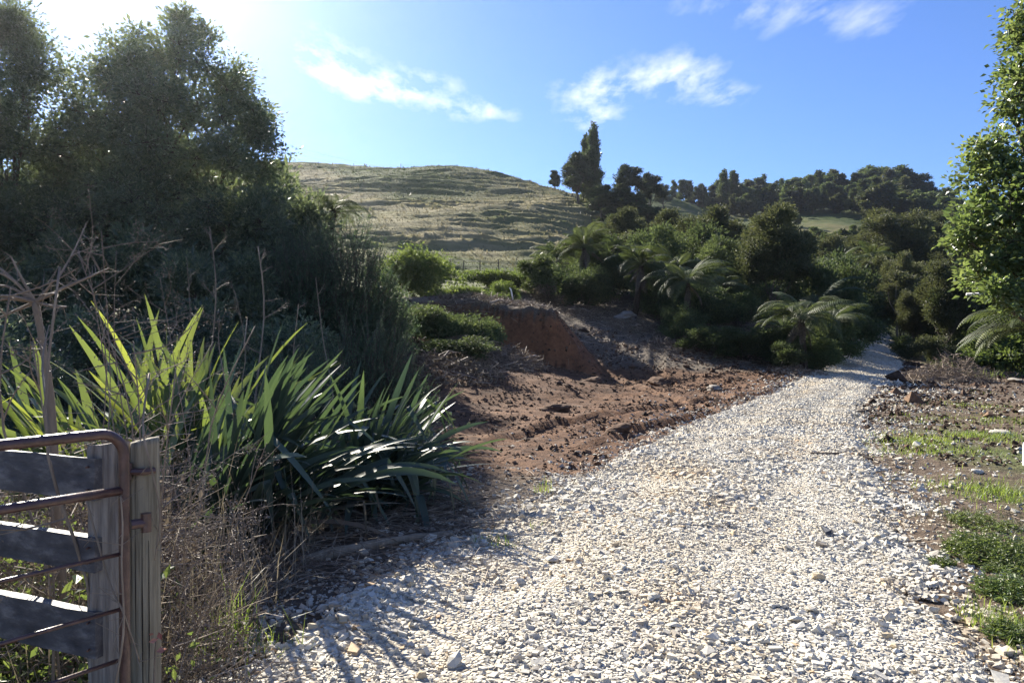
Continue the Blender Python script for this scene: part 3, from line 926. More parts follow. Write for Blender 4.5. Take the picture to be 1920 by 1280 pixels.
scatter('verge_clods', M['clod'], g, rng, np.stack((x, y, H(x, y)), 1), (0.012 + .0012 * y) * np.exp(rng.normal(0, .45, len(x))), OCT_V, OCT_T, np.clip(rng.normal(.3, .25, len(x)), 0, 1), 0.7, 0.3)['kind'] = 'stuff'

# ---------------------------------------------------------------- plants: builders
def smooth_path(pts, n):
    pts = np.asarray(pts, float)
    t = np.linspace(0, len(pts) - 1, n)
    i = np.clip(t.astype(int), 0, len(pts) - 2); f = (t - i)[:, None]
    p0 = pts[np.clip(i - 1, 0, None)]; p1 = pts[i]; p2 = pts[i + 1]; p3 = pts[np.clip(i + 2, None, len(pts) - 1)]
    return 0.5 * (2 * p1 + (p2 - p0) * f + (2 * p0 - 5 * p1 + 4 * p2 - p3) * f ** 2 + (3 * p1 - p0 - 3 * p2 + p3) * f ** 3)


def crown(rng, lobes, subs=10, subr=0.42, clumps=14, lv=26, L=0.1, W=0.05, cr=0.22, up=0.35, flat=0.7, rise=0.0, hang=0.0, bias=0.25, tint_up=0.25):
    """leaves in clumps, clumps in boughs, boughs in lobes.  lobes: (x, y, z, rx, ry, rz)"""
    mb = MB(); boughs = []
    lobes = np.asarray(lobes, float)
    area = (lobes[:, 3] * lobes[:, 4] * lobes[:, 5]) ** (2 / 3.)
    area /= area.mean()
    zlo = (lobes[:, 2] - lobes[:, 5]).min(); zhi = (lobes[:, 2] + lobes[:, 5]).max()
    CC = []; OUT = []; TT = []; TW = []
    for lb, ar in zip(lobes, area):
        ns = max(3, int(round(subs * ar)))
        d = rnd_dirs(rng, ns); d[:, 2] += bias; d = unit(d)
        sc = lb[:3] + d * lb[3:] * rng.uniform(0.5, 0.86, (ns, 1))
        for k in range(ns):
            sr = lb[3:] * subr * rng.uniform(0.65, 1.25)
            boughs.append((lb[:3], sc[k]))
            nc = max(2, int(clumps * rng.uniform(0.7, 1.3)))
            e = rnd_dirs(rng, nc); e[:, 2] += 0.2; e = unit(e)
            cc = sc[k] + e * sr * rng.uniform(0.45, 1.05, (nc, 1))
            CC.append(cc); OUT.append(unit(0.6 * e + 0.4 * d[k])); TW.append(np.repeat(sc[k][None], nc, 0))
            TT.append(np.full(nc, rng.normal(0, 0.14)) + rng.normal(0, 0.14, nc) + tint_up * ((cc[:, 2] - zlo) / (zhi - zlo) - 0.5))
    CC = np.concatenate(CC); OUT = np.concatenate(OUT); TT = np.concatenate(TT)
    crown.twigs = (np.concatenate(TW), CC)
    n = len(CC) * lv
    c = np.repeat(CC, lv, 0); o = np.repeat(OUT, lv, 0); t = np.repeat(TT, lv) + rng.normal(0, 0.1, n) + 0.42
    off = np.clip(rng.normal(size=(n, 3)), -1.7, 1.7) * cr * np.array((1, 1, flat))
    off[:, 2] += rise * np.abs(rng.normal(size=n)) * cr
    axis = unit(off + 0.5 * o * cr + rng.normal(size=(n, 3)) * cr * 0.5 + np.array((0, 0, rise * 1.2 - hang)) * cr)
    nrm = unit(rng.normal(size=(n, 3)) * 0.55 + np.array((0, 0, up)) + 0.35 * o)
    ll = L * np.exp(rng.normal(0, 0.25, n))
    mb.leaves(c + off, axis, nrm, ll, ll * W / L, np.clip(t, 0, 1))
    return mb, boughs


def limbs(rng, base, boughs, r0, fork=0.35, stems=1, spread=0.3, k=7, lean=(0, 0), twigs=True, flare=1.3):
    """trunk or trunks, limbs to every lobe, branches to the boughs"""
    mb = MB()
    base = np.asarray(base, float)
    cs = {}
    for lc, sc in boughs: cs.setdefault(tuple(np.round(lc, 4)), []).append(sc)
    cl = list(cs.items())
    top = np.max([c[0][2] for c in cl])
    for s in range(stems):
        a = 6.283 * s / max(1, stems) + rng.uniform(0, 1)
        off = np.array((math.cos(a), math.sin(a), 0)) * (r0 * 1.2 if stems > 1 else 0)
        mine = [c for q, c in enumerate(cl) if q % stems == s] or [cl[s % len(cl)]]
        tgt = np.mean([np.array(c[0]) for c in mine], 0)
        zf = base[2] + (tgt[2] - base[2]) * fork
        crown_c = np.array((tgt[0], tgt[1], 0)) - np.array((base[0], base[1], 0))
        fk = base + off + crown_c * fork * 0.8 + np.array((lean[0], lean[1], 0)) * fork; fk[2] = zf
        mid = (base + off + fk) / 2 + np.append(rng.normal(0, 0.06 * (zf - base[2]), 2), 0)
        p = smooth_path([base + off - (0, 0, 0.25), mid, fk], 8)
        rr = np.linspace(r0, r0 * 0.72, 8); rr[0] *= flare; rr[1] *= 1 + (flare - 1) * .3
        mb.tube(p, rr / (stems ** 0.4), k, 0.5)
        for lc, scs in mine:
            lc = np.array(lc)
            m2 = fk * 0.45 + lc * 0.55 + np.append(rng.normal(0, 0.08 * np.linalg.norm(lc - fk), 2), -0.06 * np.linalg.norm(lc - fk))
            r1 = r0 * 0.6 / (stems ** .4) / max(1, len(mine)) ** 0.28
            mb.tube(smooth_path([fk - (0, 0, .02), m2, lc], 7), np.linspace(r1, r1 * 0.4, 7), max(4, k - 2), 0.5, False)
            if twigs:
                A = np.repeat(((lc * 0.75 + m2 * 0.25))[None], len(scs), 0); B = np.array(scs)
                mb.sticks(A, B, r1 * 0.36, r1 * 0.1, 0.55, rng.normal(0, 0.1, (len(scs), 3)) * np.linalg.norm(B - A, axis=1)[:, None])
    return mb


def plant_tree(name, loc, label, cat, trunk_me, crown_me, group=None, rz=0.0, sc=1.0):
    t = empty(name, loc, label, cat, group, rz, sc)
    if trunk_me is not None: link('trunk', trunk_me, t)
    link('crown', crown_me, t)
    return t


def blobs(rng, n, R_, Hh, z0, squash=1.0, core=0.45, r=(0.38, 0.6)):
    """n lobes filling a crown of radius R_ between z0 and Hh"""
    out = []
    for q in range(n):
        f = (q + 0.5) / n
        a = q * 2.4 + rng.uniform(-.4, .4)
        z = z0 + (Hh - z0) * (0.12 + 0.8 * f)
        prof = math.sin(math.pi * min(1, max(0.08, 0.18 + 0.72 * f))) ** 0.7
        rr = R_ * core * prof * rng.uniform(0.7, 1.2)
        s = R_ * rng.uniform(*r) * (0.6 + 0.4 * prof)
        out.append((math.cos(a) * rr, math.sin(a) * rr, z, s, s, s * squash * (Hh - z0) / (2 * R_) * rng.uniform(.75, 1.05)))
    return out


# fern fronds: stalk and leaflets, arching
def frond_mesh(rng, Ln=1.9, rise=0.9, droop=1.5, wid=0.42, name='frond', tint=0.5):
    mb = MB()
    n = 15
    el = rise - droop * np.linspace(0, 1, n) ** 1.35
    d = np.stack((np.cos(el), np.zeros(n), np.sin(el)), 1) * Ln / (n - 1)
    p = np.concatenate((np.zeros((1, 3)), np.cumsum(d, 0)))[:n]
    p[:, 1] += np.linspace(0, 1, n) ** 2 * rng.normal(0, 0.12) * Ln
    mb.tube(p, np.linspace(0.016, 0.004, n), 4, 0.25, False)
    m = 26
    tt = np.linspace(0.12, 0.985, m)
    idx = tt * (n - 1); i0 = np.clip(idx.astype(int), 0, n - 2); f = (idx - i0)[:, None]
    c = p[i0] * (1 - f) + p[i0 + 1] * f
    tg = unit(p[i0 + 1] - p[i0])
    prof = np.clip(np.minimum((tt - 0.05) / 0.3, 1) * (1 - ((tt - 0.4) / 0.62).clip(0, 1) ** 1.7), 0.03, 1)
    for sgn in (-1, 1):
        side = np.tile(np.array((0.0, sgn, 0.0)), (m, 1))
        up_ = unit(np.cross(tg, side) * -sgn * -1.0)
        up_ = np.where(up_[:, 2:3] < 0, -up_, up_)
        ln = wid * prof * rng.uniform(0.9, 1.08, m)
        dir0 = unit(side + tg * 0.35 + up_ * 0.05)
        w = 0.5 * Ln * 0.85 / m * 0.72
        a0 = c; a1 = c + dir0 * ln[:, None] * 0.55 - up_ * (0.12 * ln)[:, None]; a2 = c + dir0 * ln[:, None] * .95 - up_ * (0.42 * ln)[:, None] + tg * 0.08 * ln[:, None]
        V = np.stack((a0 + tg * w * .55, a0 - tg * w * .55, a1 + tg * w, a1 - tg * w, a2), 1).reshape(-1, 3)
        b = (np.arange(m) * 5)[:, None]
        Qd = b + np.array([[0, 2, 3, 1]]); T = b + np.array([[2, 4, 3]])
        mb.add(V, T, Qd, np.repeat(np.clip(tint + rng.normal(0, 0.12, m), 0, 1), 5))
    return mb.mesh(name, M['fern'])


rng = np.random.default_rng(5)
FROND = [frond_mesh(rng, rng.uniform(1.7, 2.4), rng.uniform(0.25, 1.05), rng.uniform(1.3, 2.3), rng.uniform(.44, .58), 'frond', t) for t in (0.2, 0.3, 0.4, 0.5, 0.6, 0.7, .45, .8, .35, .55)]
FROND_UP = [frond_mesh(rng, 1.9, 1.3, 1.1, 0.4, 'frond', t) for t in (0.6, 0.75)]
DEADF = []
for q in range(2):
    me = frond_mesh(rng, 1.7, -0.6, 0.9, 0.25, 'dead_frond', 0.4)
    me.materials.clear(); me.materials.append(M['dead_leaf']); DEADF.append(me)


def tree_fern(rng, px, Y, top_py, label, nf=16, size=1.0, lean=(0, 0), ups=3, dead=5, base_py=None, group='tree ferns'):
    x, y = P(px, 600, Y)[:2]
    z0 = h1(x, y) - 0.05
    zc = P(px, top_py, Y)[2] - 0.45 * size          # where the fronds spring from
    hgt = max(0.25, zc - z0)
    t = empty('tree_fern', (x, y, z0), label, 'tree fern', group)
    mb = MB()
    nf = nf + int(rng.integers(5, 12)); size = size * rng.uniform(.75, 1.0); ups = max(0, ups - 1)
    t.rotation_euler = (rng.normal(0, .09), rng.normal(0, .09), rng.uniform(0, 6.28))
    skew = rng.normal(0, .22); skd = rng.uniform(0, 6.28)
    k = 10
    pts = smooth_path([(0, 0, -0.1), (lean[0] * .3, lean[1] * .3, hgt * .5), (lean[0], lean[1], hgt)], k)
    mb.tube(pts, np.linspace(0.13, 0.085, k) * (0.8 + 0.3 * size) * (1 + 0.12 * rng.normal(size=k)), 8, 0.5)
    ns = int(30 * hgt) + 14
    f = rng.uniform(0.15, 1, ns); a = rng.uniform(0, 6.28, ns)
    c = np.stack((np.interp(f, np.linspace(0, 1, k), pts[:, 0]), np.interp(f, np.linspace(0, 1, k), pts[:, 1]), f * hgt), 1)
    o = np.stack((np.cos(a), np.sin(a), np.full(ns, 0.3)), 1)
    mb.sticks(c + o * .06, c + o * rng.uniform(.12, .22, (ns, 1)), 0.012, 0.006, 0.5)
    mb.build('trunk', M['fern_trunk'], t)
    for q in range(nf + ups + dead):
        if q < nf: me = FROND[rng.integers(len(FROND))]; tl = rng.normal(0, 0.12); s = size * rng.uniform(.8, 1.12)
        elif q < nf + ups: me = FROND_UP[rng.integers(2)]; tl = rng.normal(0, .1); s = size * rng.uniform(.6, .85)
        else: me = DEADF[rng.integers(2)]; tl = rng.normal(.2, .15); s = size * rng.uniform(.6, .9)
        fo = link('dead_frond' if q >= nf + ups else 'frond', me, t)
        fo.location = (lean[0], lean[1], hgt - 0.02)
        az = q * 2.39996 + rng.uniform(-.3, .3)
        fo.rotation_euler = (rng.normal(0, .22), tl + skew * math.cos(az - skd), az)
        fo.scale = (s, s, s)
    return t


# flax
def flax_leaf(rng, Ln, W, el, droop, tint, bend_at=None, twist=0.0):
    n = 13
    s = np.linspace(0, 1, n)
    e = el - droop * s ** 1.9
    if bend_at is not None: e = np.where(s > bend_at, e - rng.uniform(1.0, 1.9), e)
    d = np.stack((np.cos(e), np.zeros(n), np.sin(e)), 1) * Ln / (n - 1)
    p = np.concatenate((np.zeros((1, 3)), np.cumsum(d[:-1], 0)))
    p[:, 1] += s ** 2 * rng.normal(0, 0.08) * Ln
    tg = unit(np.gradient(p, axis=0))
    tw = twist * s
    side = np.array((0.0, 1.0, 0.0))[None] * np.cos(tw)[:, None] + unit(np.cross(tg, np.tile((0., 1, 0), (n, 1)))) * np.sin(tw)[:, None]
    up = unit(np.cross(tg, side))
    w = W * 0.5 * np.clip(np.interp(s, [0, .12, .45, .75, .92, 1], [.55, .7, 1, .85, .42, 0.03]), 0, 1)
    fold = np.interp(s, [0, .3, 1], [0.9, 0.35, 0.15])
    V = np.stack((p + side * w[:, None] + up * (w * fold)[:, None], p, p - side * w[:, None] + up * (w * fold)[:, None]), 1).reshape(-1, 3)
    i = np.arange(n - 1)[:, None] * 3
    Q = np.concatenate((i + np.array([[0, 3, 4, 1]]), i + np.array([[1, 4, 5, 2]])))
    tv = np.repeat(np.clip(tint + 0.1 * rng.normal() + 0.12 * (s - .5), 0, 1), 3)
    return V, Q, tv


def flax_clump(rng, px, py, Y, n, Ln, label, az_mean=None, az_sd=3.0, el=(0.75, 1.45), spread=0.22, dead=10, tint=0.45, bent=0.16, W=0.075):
    b = P(px, py, Y); b[2] = h1(b[0], b[1]) - 0.02
    t = empty('flax_bush', b, label, 'flax', 'flax bushes')
    for q in range(n + dead):
        isdead = q >= n
        az = rng.uniform(0, 6.283) if az_mean is None else rng.normal(az_mean, az_sd)
        e = rng.uniform(*el) if not isdead else rng.uniform(0.05, 0.6)
        L_ = Ln * rng.uniform(0.62, 1.12)
        dr = rng.uniform(0.15, 0.75) if e > 1.0 else rng.uniform(0.4, 1.25)
        bd = rng.uniform(.5, .8) if rng.uniform() < bent else None
        if isdead: dr = rng.uniform(.5, 1.2); L_ *= .85
        V, Q, tv = flax_leaf(rng, L_, W * rng.uniform(.75, 1.15) * (0.6 if isdead else 1), e, dr, tint, bd, rng.normal(0, .7))
        o = link('dead_leaf' if isdead else 'leaf', MB().add(V, None, Q, tv).mesh('leaf', M['dead_flax'] if isdead else M['flax'], True), t)
        o.rotation_euler = (0, 0, az)
        rr = abs(rng.normal(0, spread)); a2 = rng.uniform(0, 6.283)
        o.location = (rr * math.cos(a2), rr * math.sin(a2) * .8, 0.0)
    return t


# dead stalks with side shoots and seed heads
def dead_weed(rng, base, top, label, r=0.008, nb=9, heads=0.5, group='dead weed stalks', mat='stalk', br=0.35, umbel=False, bend=0.06):
    base = np.asarray(base, float); top = np.asarray(top, float)
    base = base.copy(); top = top.copy()
    t = empty('dead_weed', base, label, 'weed', group)
    v = top - base; Ln = np.linalg.norm(v)
    mb = MB()
    p = smooth_path([np.zeros(3), v * 0.35 + rng.normal(0, bend * .5, 3) * Ln, v * .7 + rng.normal(0, bend * .5, 3) * Ln, v], 12)
    mb.tube(p, np.linspace(r, r * 0.45, 12) * (1 + .08 * rng.normal(size=12)), 6, 0.5)
    mb.build('stem', M[mat], t, True)
    A = []; B = []; R0 = []
    for q in range(nb):
        f = rng.uniform(0.3, 0.98) if not umbel else 1.0
        c = np.array([np.interp(f, np.linspace(0, 1, 12), p[:, i]) for i in range(3)])
        dirn = unit(rng.normal(size=3) * np.array((1, .7, .35)) + unit(v) * (0.7 if not umbel else .45))
        l_ = Ln * br * rng.uniform(.5, 1.2) * (1.1 - 0.5 * f if not umbel else 1)
        e = c + dirn * l_
        pb_ = MB(); pp = smooth_path([c, c + dirn * l_ * .5 + rng.normal(0, .05, 3) * l_, e], 6)
        pb_.tube(pp, np.linspace(r * .55, r * .2, 6), 4, 0.55, False)
        ns = rng.integers(3, 9)
        fa = rng.uniform(.3, 1, ns); ca = np.stack([np.interp(fa, np.linspace(0, 1, 6), pp[:, i]) for i in range(3)], 1)
        ea = ca + unit(rng.normal(size=(ns, 3)) + dirn) * l_ * rng.uniform(.12, .4, (ns, 1))
        pb_.sticks(ca, ea, r * .22, r * .1, 0.6)
        sh = None
        if rng.uniform() < heads:
            m = 40
            pc = ea[rng.integers(0, ns, m)] + rng.normal(0, .022, (m, 3))
            sh = MB().leaves(pc, rng.normal(size=(m, 3)), rng.normal(size=(m, 3)), .014, .007, .6)
        bo_ = pb_.build('branch', M[mat], t)
        if sh is not None: sh.build('seed_head', M[mat], bo_)['kind'] = 'stuff'
    return t


def grass_blades(mb, rng, C, Ln, W, lean=0.5, tint=None, curl=0.5):
    """five-point bent blades rising from the points C"""
    n = len(C)
    a = rng.uniform(0, 6.283, n); ln = Ln * np.exp(rng.normal(0, .3, n)); le = np.abs(rng.normal(0, lean, n))
    d = np.stack((np.cos(a) * np.sin(le), np.sin(a) * np.sin(le), np.cos(le)), 1)
    hd = np.stack((np.cos(a), np.sin(a), np.zeros(n)), 1)
    sd = np.stack((-np.sin(a), np.cos(a), np.zeros(n)), 1)
    w = (W * np.exp(rng.normal(0, .2, n)))[:, None]
    m1 = C + d * ln[:, None] * .55
    e = m1 + unit(d + hd * curl * np.abs(rng.normal(.6, .4, (n, 1))) - np.array((0, 0, .25 * curl))) * ln[:, None] * .5
    V = np.stack((C - sd * w * .5, C + sd * w * .5, m1 + sd * w * .4, m1 - sd * w * .4, e), 1).reshape(-1, 3)
    b = (np.arange(n) * 5)[:, None]
    t = np.clip(rng.normal(.5, .2, n), 0, 1) if tint is None else tint
    return mb.add(V, b + np.array([[3, 2, 4]]), b + np.array([[0, 1, 2, 3]]), np.repeat(t, 5))

# ---------------------------------------------------------------- gate, posts and rails at the left
rng = np.random.default_rng(21)
def post_mesh(rng, r, h, k=12, square=0.0, top_tilt=(0, 0), rough=0.004, wear=0.0):
    n = 14
    a = np.arange(k) * 2 * math.pi / k + .2
    zz = np.concatenate((np.linspace(-0.4, h - .02, n - 1), [h]))
    prof = 1 + square * (0.16 * np.cos(4 * a) * -1 + .04)
    V = []
    for q, z in enumerate(zz):
        rr = r * prof * (1 + rough / r * rng.normal(0, .35, k) + 0.02 * math.sin(z * 3)) * (0.97 if q == n - 1 else 1)
        rr = rr + rough * np.sin(a * 3 + 1) * .8
        x = rr * np.cos(a); y = rr * np.sin(a)
        zt = z + (q >= n - 2) * (top_tilt[0] * x + top_tilt[1] * y + wear * rng.normal(0, 1, k))
        V.append(np.stack((x, y, np.full(k, 1.0) * zt), 1))
    V = np.concatenate(V + [np.array([[0, 0, h + (0.003)]])])
    i = np.arange(n - 1)[:, None] * k; j = np.arange(k)[None]; j2 = (j + 1) % k
    Q = np.stack((i + j, i + j2, i + k + j2, i + k + j), -1).reshape(-1, 4)
    jj = np.arange(k)
    T = np.stack(((n - 1) * k + jj, (n - 1) * k + (jj + 1) % k, np.full(k, n * k)), -1)
    return MB().add(V, T, Q, 0.5)


OLD = P(205, 832, 2.52); NEW = P(271, 824, 2.55)
# old post with three boards running away to the left
fz = h1(OLD[0], OLD[1])
fence = empty('board_fence', (OLD[0], OLD[1], fz), 'weathered timber board fence nailed to a split grey post by the gate', 'fence')
pm = post_mesh(rng, 0.056, OLD[2] - fz, 14, 1.0, (0.12, -0.1), 0.004, 0.003)
po = pm.build('post', M['old_wood'], fence, False)
fdir = np.array((-0.93, 0.36, 0.0))
p2 = pm.build('post', M['old_wood'], fence); p2.location = tuple(fdir * 2.6)
for (pyt, hgt, rise, tilt) in ((853, 0.135, 0.004, 0.0), (1001, 0.11, 0.016, 0.1), (1138, 0.15, 0.012, 0.0)):
    zt = P(178, pyt, 2.5)[2] - fz
    n = 22
    s = np.linspace(-0.02, 2.75, n)
    bm_ = MB(); V = []
    for q, u in enumerate(s):
        c = fdir * u + np.array((-0.01, -0.03, zt + rise * u + 0.002 * math.sin(u * 2 + pyt)))
        nrm = np.array((0.36, 0.93, 0))
        th = 0.045
        wv = 0.0015 * rng.normal(size=4)
        for (dn, dz, e) in ((0, 0, 0), (th, -0.006, 1), (th, -hgt, 2), (0, -hgt - .004, 3)):
            V.append(c + nrm * (dn - th) + np.array((0, 0, dz + wv[e])))
    i = np.arange(n - 1)[:, None] * 4; j = np.arange(4)[None]
    Q = np.stack((i + j, i + (j + 1) % 4, i + 4 + (j + 1) % 4, i + 4 + j), -1).reshape(-1, 4)
    Q = np.concatenate((Q, [[0, 3, 2, 1], [(n - 1) * 4 + q for q in range(4)]]))
    bm_.add(np.array(V), None, Q, 0.5)
    bo = bm_.build('board', M['board'], fence)
    for dz in (0.03, hgt - .03):
        nl = MB(); nl.tube([np.array((-0.03, -0.085, zt - dz)), np.array((-0.03, -0.073, zt - dz))], [.004, .004], 6)
        nl.build('nail', M['rust'], bo)
# the newer round post
nz = h1(NEW[0], NEW[1])
npo = post_mesh(rng, 0.047, NEW[2] - nz, 16, 0.0, (0.18, 0.05), 0.002, .001).build('gate_post', M['new_wood'], None, True)
npo.location = (NEW[0], NEW[1], nz)
tag(npo, 'round pine post with drying cracks and a sunlit slanted top', 'post')
ck = MB()
for a, z0, z1, w in ((-1.75, .35, 1.12, .003), (-1.3, .2, .95, .0025), (-2.1, .5, 1.05, .002), (-0.9, .3, .9, .002)):
    z = np.linspace(z0, z1, 9); aa = a + .03 * rng.normal(size=9).cumsum() * .4
    ck.tube(np.stack((.0475 * np.cos(aa), .0475 * np.sin(aa), z), 1), np.interp(z, [z0, (z0 + z1) / 2, z1], [.0008, w, .0008]), 4, 0.0)
ck.build('drying_crack', M['fern_trunk'], npo)
hg = MB(); hg.tube([(-.05, -.055, NEW[2] - nz - .10), (.02, -.055, NEW[2] - nz - .10), (.05, -.03, NEW[2] - nz - .10)], [.012, .012, .011], 8)
hg.tube([(-.03, -.06, NEW[2] - nz - .125), (-.03, -.06, NEW[2] - nz - .07)], [.016, .016], 8)
hg.build('hinge_pin', M['rust'], npo)

# pipe gate, swung open towards the viewer
gtop = P(232, 842, 2.36)
gz = h1(gtop[0], gtop[1])
gate = empty('pipe_gate', (gtop[0], gtop[1], gz), 'rusty red pipe gate with a rounded top corner, swung open beside the posts', 'gate')
gd = np.array((-0.575, -0.818, 0.0))
hz = gtop[2] - gz
fr = MB()
zt = P(150, 809, 2.2)[2] - gz - 0.022
R_ = 0.075
arc = [np.array((0, 0, zt - R_)) + gd * R_ * (1 - math.cos(a)) + np.array((0, 0, R_ * math.sin(a))) for a in np.linspace(0, math.pi / 2, 9)]
path = [np.array((0, 0, z)) for z in np.linspace(0.12, zt - R_ - .02, 8)] + arc + [gd * u + np.array((0, 0, zt)) for u in np.linspace(.13, 2.6, 14)] + [gd * 2.68 + np.array((0, 0, zt - .09))] + [gd * 2.68 + np.array((0, 0, z)) for z in np.linspace(zt - .2, .12, 6)]
fr.tube(path, 0.0165, 12)
fr.build('frame', M['rust'], gate, True)
for (z, r_) in ((zt - 0.185, 0.0145), (zt - 0.385, 0.0065), (zt - 0.56, 0.0065), (zt - 0.72, 0.0065), (zt - 0.86, 0.0065), (0.14, 0.0145)):
    q = MB(); u = np.linspace(0.0, 2.68, 10)
    q.tube(np.array([gd * a + np.array((0, 0, z + 0.006 * math.sin(a * 2.4))) for a in u]), r_, 10)
    q.build('rail', M['rust'], gate, True)
lg = MB(); lg.tube([(.01, .02, zt - .30), (.045, .05, zt - .30)], [.016, .016], 8); lg.tube([(.045, .05, zt - .33), (.045, .05, zt - .27)], [.017, .017], 8)
lg.build('hinge', M['rust'], gate)

# ---------------------------------------------------------------- trees at the left
def ground_of(px, Y):
    x = P(px, 600, Y)[0]
    return x, Y, h1(x, Y)


rng = np.random.default_rng(31)
# the large dark tree: crown lobes given as (photo x, photo y, distance, radius x, radius z)
def lobes_from(spec, org, far=1.0):
    out = []
    for (px, py, Y, rx, rz) in spec:
        Y, rx, rz = Y * far, rx * far, rz * far
        c = P(px, py, Y) - org
        out.append((c[0], c[1], c[2], rx, rx, rz))
    return out


org = np.array(ground_of(330, 20.8))
spec = [(300, 130, 16.5, 1.15, .85), (210, 190, 16, 1.2, .95), (390, 160, 16.5, 1.0, .95), (440, 220, 16.8, 0.95, .85), (475, 290, 16.5, 0.85, .65), (330, 260, 15.5, 1.5, 1.2), (200, 300, 16, 1.5, 1.2),
        (420, 330, 16, 1.0, .8), (290, 390, 15.3, 1.5, 1.0), (430, 420, 15.5, 1.1, .8), (180, 430, 16, 1.5, 1.0), (500, 455, 15.5, .95, .6), (350, 500, 15, 1.3, .8), (490, 545, 15, .95, .55), (340, 65, 17, .5, .45), (240, 75, 17, .5, .4), (395, 70, 17, .3, .4), (510, 390, 16, .8, .5)]
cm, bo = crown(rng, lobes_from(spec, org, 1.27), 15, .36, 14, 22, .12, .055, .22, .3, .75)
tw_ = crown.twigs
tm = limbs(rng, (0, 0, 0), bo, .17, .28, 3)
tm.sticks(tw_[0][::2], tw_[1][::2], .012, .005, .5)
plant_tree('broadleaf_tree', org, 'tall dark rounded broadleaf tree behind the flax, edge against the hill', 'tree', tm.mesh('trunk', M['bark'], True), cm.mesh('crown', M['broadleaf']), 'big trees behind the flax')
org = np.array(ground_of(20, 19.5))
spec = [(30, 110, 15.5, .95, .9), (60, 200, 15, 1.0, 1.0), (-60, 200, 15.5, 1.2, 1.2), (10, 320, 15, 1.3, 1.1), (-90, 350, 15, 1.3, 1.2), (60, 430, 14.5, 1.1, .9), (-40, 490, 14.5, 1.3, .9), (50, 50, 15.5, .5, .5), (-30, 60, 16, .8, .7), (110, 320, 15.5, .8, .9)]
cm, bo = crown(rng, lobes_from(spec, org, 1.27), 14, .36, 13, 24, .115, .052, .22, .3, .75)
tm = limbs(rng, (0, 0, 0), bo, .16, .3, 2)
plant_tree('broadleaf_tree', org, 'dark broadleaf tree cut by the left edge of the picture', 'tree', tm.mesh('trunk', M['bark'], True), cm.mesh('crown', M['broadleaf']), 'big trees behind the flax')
# low shrubbery under them
for (px, py, Y, R_, Hh, lab, mt, L_) in ((110, 560, 12.5, 1.3, 1.9, 'dark leafy shrub under the trees, behind the tall dead stalks', 'broadleaf', .08), (330, 560, 13, 1.4, 2.1, 'dark leafy shrub under the large rounded tree', 'broadleaf', .08),
                                       (505, 590, 12.6, 1.1, 1.7, 'dark shrub between the large tree and the gorse', 'broadleaf', .07), (-60, 600, 9.0, 1.2, 1.6, 'dark shrub at the picture edge behind the fence', 'broadleaf', .07)):
    x, y, z = ground_of(px, Y)
    cm, bo = crown(rng, blobs(rng, 6, R_, Hh, .1, 1.0, .6), 9, .4, 10, 18, L_, L_ * .5, .16)
    plant_tree('shrub', (x, y, z), lab, 'shrub', limbs(rng, (0, 0, 0), bo, .05, .2, 3).mesh('trunk', M['bark']), cm.mesh('crown', M[mt]), 'shrubs under the trees')


# gorse: upright spiny shoots
def gorse(rng, px, Y, R_, Hh, label, n=260, tip=0.55, sl=0.38, needle=.035, group='gorse bushes', upright=1.0):
    x, y, z = ground_of(px, Y)
    t = empty('gorse_bush', (x, y, z), label, 'gorse', group)
    st = MB(); nd_ = MB()
    nb = int(n * 0.9)
    q = rnd_dirs(rng, nb); q[:, 2] = np.abs(q[:, 2]); q = q * rng.uniform(.3, .95, (nb, 1)) * np.array((R_, R_, Hh)) * .9
    lv = 22; c = np.repeat(q, lv, 0) + rng.normal(0, .13, (nb * lv, 3)) * (needle / .035) ** .5
    c[:, 2] = np.maximum(c[:, 2], 0.03)
    nd_.leaves(c, rng.normal(size=c.shape) + np.array((0, 0, .7)), rng.normal(size=c.shape), needle * 2.0, needle * .55, np.clip(rng.normal(.2, .1, len(c)), 0, 1))
    d = rnd_dirs(rng, n); d[:, 2] = np.abs(d[:, 2]) * 1.1 + .05
    rad = rng.uniform(.35, 1, (n, 1)) ** .6
    A = d * rad * np.array((R_, R_, Hh)) * .82
    A[:, 2] = np.clip(A[:, 2], .05, None)
    l_ = sl * np.exp(rng.normal(0, .3, n)) * (0.7 + .5 * (A[:, 2] / Hh))
    dr = unit(d * np.array((1, 1, .5)) * .75 + np.array((0, 0, upright)) + rng.normal(0, .25, (n, 3)))
    B = A + dr * l_[:, None]
    st.sticks(A - dr * .25, B, .007, .003, .4)
    root = np.zeros((40, 3)); root[:, :2] = rng.normal(0, .12, (40, 2))
    st.sticks(root, A[rng.integers(0, n, 40)], .018, .008, .3, rng.normal(0, .06, (40, 3)))
    m = 54 if needle < .05 else 34
    f = rng.uniform(0, 1.02, (n, m)); c = A[:, None] + (B - A)[:, None] * f[..., None]
    rd = unit(rng.normal(size=(n, m, 3)) + dr[:, None] * .55)
    ll = needle * (1.25 - .6 * f) * rng.uniform(.7, 1.3, (n, m))
    c = c + rd * ll[..., None] * .5
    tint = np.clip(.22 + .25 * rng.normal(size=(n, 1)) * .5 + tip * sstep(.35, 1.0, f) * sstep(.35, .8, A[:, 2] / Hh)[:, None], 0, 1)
    nd_.leaves(c.reshape(-1, 3), rd.reshape(-1, 3), rng.normal(size=(n * m, 3)), ll.ravel(), .011 * needle / .035, tint.ravel())
    st.build('stems', M['bark'], t)
    nd_.build('foliage', M['gorse'], t)
    return t


